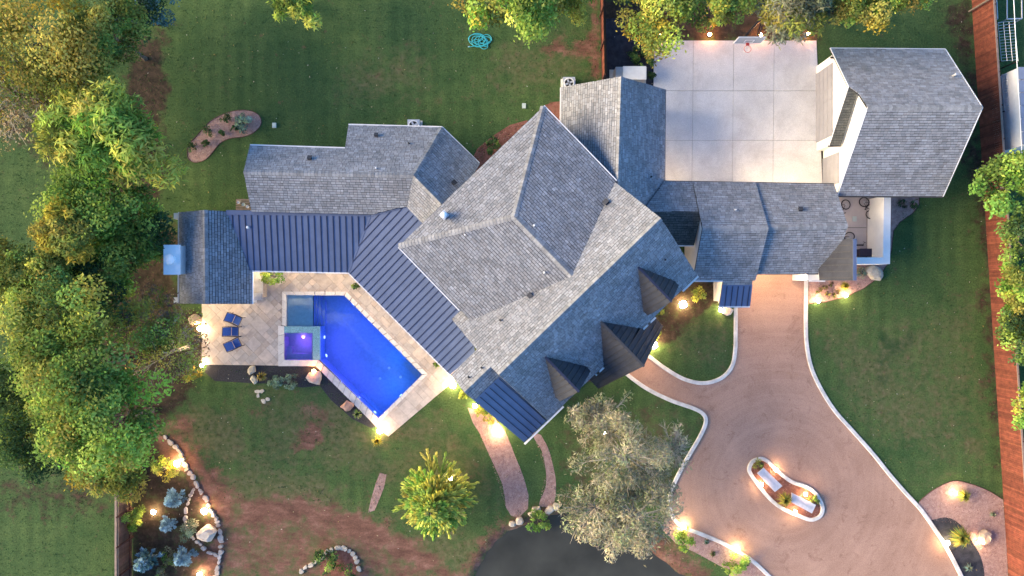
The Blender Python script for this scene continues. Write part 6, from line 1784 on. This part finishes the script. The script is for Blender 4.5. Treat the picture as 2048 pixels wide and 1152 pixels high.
# ---- bicycles lying in the yard
def bicycle(px, py, rz, label, tilt=0.25):
    c = G(px, py, 0.15); root = thing('bicycle', label, 'bicycle', (c.x, c.y, 0.06), 'bicycles dropped in the yard', rz)
    # frame plane is local XY, lying almost flat
    def pt(x, y, z=0.0): return Vector((x, y, 0.06 + z))
    A, Bw = (-0.50, 0.0), (0.52, 0.02)
    for w, sh in ((A, 0.0), (Bw, 0.22)):
        tl = math.radians(22 if sh else 8)
        def ring(r, n=26): return [pt(w[0] + r * math.cos(a) * math.cos(tl), w[1] + r * math.sin(a), 0.16 + r * math.cos(a) * math.sin(tl)) for a in [2 * math.pi * k / n for k in range(n)]]
        b = MB(); b.tube(ring(0.33), 0.036, 6, closed=True); wo = b.build('wheel', M['tyre'], root, loc=(0, 0, 0))
        b = MB(); R_ = ring(0.30, 14); hub = sum(R_, Vector()) / len(R_)
        for q in R_: b.tube([hub, q], 0.006, 3, cap=False)
        b.lathe([(0.035, -0.04), (0.035, 0.04), (0.01, 0.05)], hub, 8); b.build('spokes', M['steel'], wo, loc=(0, 0, 0))
    bb_, st, hd, ht = pt(-0.08, -0.04, 0.12), pt(-0.2, 0.42, 0.14), pt(0.33, 0.42, 0.16), pt(0.38, 0.30, 0.17)
    b = MB()
    for p, q in ((pt(-0.5, 0, 0.1), bb_), (pt(-0.5, 0, 0.1), st), (bb_, st), (bb_, ht), (st, hd), (hd, ht), (ht, pt(0.52, 0.02, 0.2))): b.tube([p, q], 0.022, 6)
    b.build('frame', M['rust'], root, loc=(0, 0, 0))
    b = MB(); b.tube([st, pt(-0.24, 0.54, 0.15)], 0.015, 5); b.box(pt(-0.25, 0.58, 0.15), 0.26, 0.06, 0.13); b.build('saddle', M['black'], root, loc=(0, 0, 0))
    b = MB(); b.tube([hd, pt(0.30, 0.55, 0.18)], 0.016, 5); b.tube([pt(0.22, 0.55, 0.0), pt(0.30, 0.57, 0.18), pt(0.24, 0.56, 0.46)], 0.016, 6); b.build('handlebar', M['black'], root, loc=(0, 0, 0))
    b = MB(); b.tube([pt(-0.08, -0.04, 0.02), pt(-0.08, -0.04, 0.22)], 0.03, 6); b.box(pt(-0.02, -0.18, 0.2), 0.09, 0.1, 0.03); b.box(pt(-0.14, 0.1, 0.03), 0.09, 0.1, 0.03); b.build('crank', M['black'], root, loc=(0, 0, 0))
bicycle(1733, 417, math.radians(118 + 180), 'dark bicycle lying against the yard in full view')
bicycle(1676, 412, math.radians(-170), 'dark bicycle half hidden under the wing roof edge')
bicycle(1690, 487, math.radians(60), 'dark bicycle mostly under the corner metal roof')
c = G(1729, 506, 0.4); bn = thing('storage_box', 'dark navy storage box against the yard wall', 'box', (c.x, c.y, 0.05))
b = MB(); b.box((c.x, c.y + 0.02, 0.33), 0.86, 0.5, 0.56); b.build('box_body', M['bin'], bn)
b = MB(); b.box((c.x, c.y + 0.02, 0.64), 0.92, 0.56, 0.07); b.build('lid', M['bin'], bn)
c = G(1722, 490, 0.2); sc_ = thing('toy_scooter', 'small black scooter lying by the navy box', 'scooter', (c.x, c.y, 0.05))
b = MB(); b.box((c.x, c.y, 0.1), 0.38, 0.1, 0.03); b.build('deck', M['black'], sc_)
b = MB(); b.tube([(c.x + 0.18, c.y, 0.1), (c.x + 0.3, c.y + 0.2, 0.12)], 0.015, 5); b.tube([(c.x + 0.2, c.y + 0.25, 0.12), (c.x + 0.4, c.y + 0.15, 0.12)], 0.015, 5); b.build('handlebar', M['black'], sc_)
for s_ in (-0.2, 0.2):
    b = MB(); b.lathe([(0.06, 0.04), (0.06, 0.08), (0.02, 0.085)], (c.x + s_, c.y, 0.01), 10); b.build('wheel', M['tyre'], sc_)

# ---- outdoor kitchen counter by the pool house, and its twin behind
c = G(514, 566, 0.9); k_ = thing('grill_counter', 'tan stone grill counter beside the pool house gutter', 'counter', (c.x, c.y, 0.045))
b = MB(); b.box((c.x, c.y, 0.45), 0.75, 2.0, 0.82); b.build('cabinet', M['paver'], k_); k_.children[0].data.materials[0] = M['stone']
for ob in k_.children:
    at = ob.data.color_attributes.new('tint', 'FLOAT_COLOR', 'POINT'); at.data.foreach_set('color', [1.0, 0.9, 0.78, 1.0] * len(ob.data.vertices))
b = MB(); b.box((c.x, c.y + 0.1, 0.89), 0.82, 1.75, 0.06); b.build('worktop', M['kerb'], k_)
b = MB(); b.box((c.x + 0.02, c.y - 0.95, 0.93), 0.7, 0.5, 0.2); b.build('grill_hood', M['steel'], k_)
b = MB(); b.tube([(c.x + 0.36, c.y - 0.75, 0.98), (c.x + 0.36, c.y - 1.15, 0.98)], 0.025, 6); b.build('handle', M['black'], k_)
c = G(487, 411, 0.8); k_ = thing('garden_table', 'small slatted table with pots in the gap behind the pool house', 'table', (c.x, c.y, 0))
for q in range(6):
    b = MB(); b.box((c.x, c.y - 0.4 + q * 0.16, 0.74), 1.1, 0.12, 0.04); b.build('slat', M['fence_cap'], k_)
for sx in (-0.48, 0.48):
    for sy in (-0.36, 0.36):
        b = MB(); b.box((c.x + sx, c.y + sy, 0.36), 0.07, 0.07, 0.74); b.build('leg', M['trim'], k_)
for q, (dx, dy, r, m) in enumerate(((0.05, 0.05, 0.12, 'lid'), (-0.3, 0.2, 0.09, 'trim'), (0.33, -0.1, 0.1, 'trim'))):
    b = MB(); b.lathe([(r * 0.7, 0), (r, 0.2), (r * 1.1, 0.21), (r * 0.9, 0.18)], (0, 0, 0), 12)
    tag(b.build('flower_pot', M[m], loc=(c.x + dx, c.y + dy, 0.76)), ('pale green pot in the centre of the slatted table', 'white pot at the left of the slatted table', 'white pot at the right of the slatted table')[q], 'pot')

# ---- beyond the east fence: wire trellises, shed, cable
def trellis(label, x0, y0, x1, y1, nx, ny, h):
    c = G((x0 + x1) / 2, (y0 + y1) / 2); root = thing('wire_trellis', label, 'trellis', (c.x, c.y, 0), 'wire trellises beyond the fence')
    sh = 7
    for i in range(nx + 1):
        t = i / nx; b = MB(); b.tube([G(x0 + (x1 - x0) * t, y0, h), G(x0 + (x1 - x0) * t + sh, y1, h)], 0.02, 4); b.build('bar', M['steel'], root)
    for j in range(ny + 1):
        t = j / ny; b = MB(); b.tube([G(x0 + sh * t, y0 + (y1 - y0) * t, h), G(x1 + sh * t, y0 + (y1 - y0) * t - 3, h)], 0.014, 4); b.build('wire', M['steel'], root)
    for x, y in ((x0, y0), (x1, y0), (x0 + sh, y1), (x1 + sh, y1)):
        p = G(x, y, h); b = MB(); b.box((p.x, p.y, h / 2), 0.06, 0.06, h); b.build('post', M['fence_post'], root)
trellis('wire trellis grid standing by the garage end of the fence', 1996, 45, 2029, 122, 3, 13, 1.6)
trellis('wire trellis grid next to the neighbour shed', 2003, 150, 2034, 222, 3, 12, 1.6)
fr = thing('metal_frame', 'rectangular pale metal frame beyond the top of the fence', 'frame', G(2030, 15))
for p, q in (((2014, -20), (2014, 38)), ((2014, 38), (2044, 37)), ((2044, 37), (2043, -20)), ((1992, -20), (1995, 38))):
    b = MB(); b.tube([G(*p, 1.2), G(*q, 1.2)], 0.045, 6); b.build('pipe', M['steel'], fr)
for x, y in ((2014, 38), (2044, 37), (1995, 38)):
    p_ = G(x, y, 1.2); b = MB(); b.box((p_.x, p_.y, 0.6), 0.06, 0.06, 1.2); b.build('leg', M['steel'], fr)
sh = thing('shed', 'neighbour shed with pale blue grey roof beyond the fence', 'shed', G(2075, 200))
q4 = [G(2037, 134, 2.8), G(2046, 290, 2.8), G(2120, 290, 2.8), G(2120, 134, 2.8)]
b = MB(); b.prism([p + Vector((0.1, 0, -0.1)) for p in q4], bottom=[Vector((p.x + 0.1, p.y, -.05)) for p in q4]); b.build('wall', M['trim'], sh)
for k in range(6):
    a_, c_ = q4[0].lerp(q4[1], k / 6), q4[0].lerp(q4[1], (k + 1) / 6 - 0.01); d_, e_ = q4[3].lerp(q4[2], (k + 1) / 6 - 0.01), q4[3].lerp(q4[2], k / 6)
    b = MB(); b.prism([a_, c_, d_, e_], (0, 0, -0.08)); b.build('roof_panel', M['shed_roof'], sh)
cb = thing('overhead_cable', 'thin pale cable strung along the far side of the red fence', 'cable', G(2030, 60))
b = MB(); b.tube([G(2026, -30, 4.2), G(2033, 110, 4.0), G(2040, 230, 4.0), G(2044, 315, 4.1)], 0.025, 5); b.build('wire', M['trim'], cb)
for x, y in ((2026, -30), (2044, 315)):
    p_ = G(x, y, 4.2); b = MB(); b.tube([(p_.x, p_.y, -0.1), (p_.x, p_.y, 4.25)], 0.07, 7); b.build('pole', M['bark'], cb)
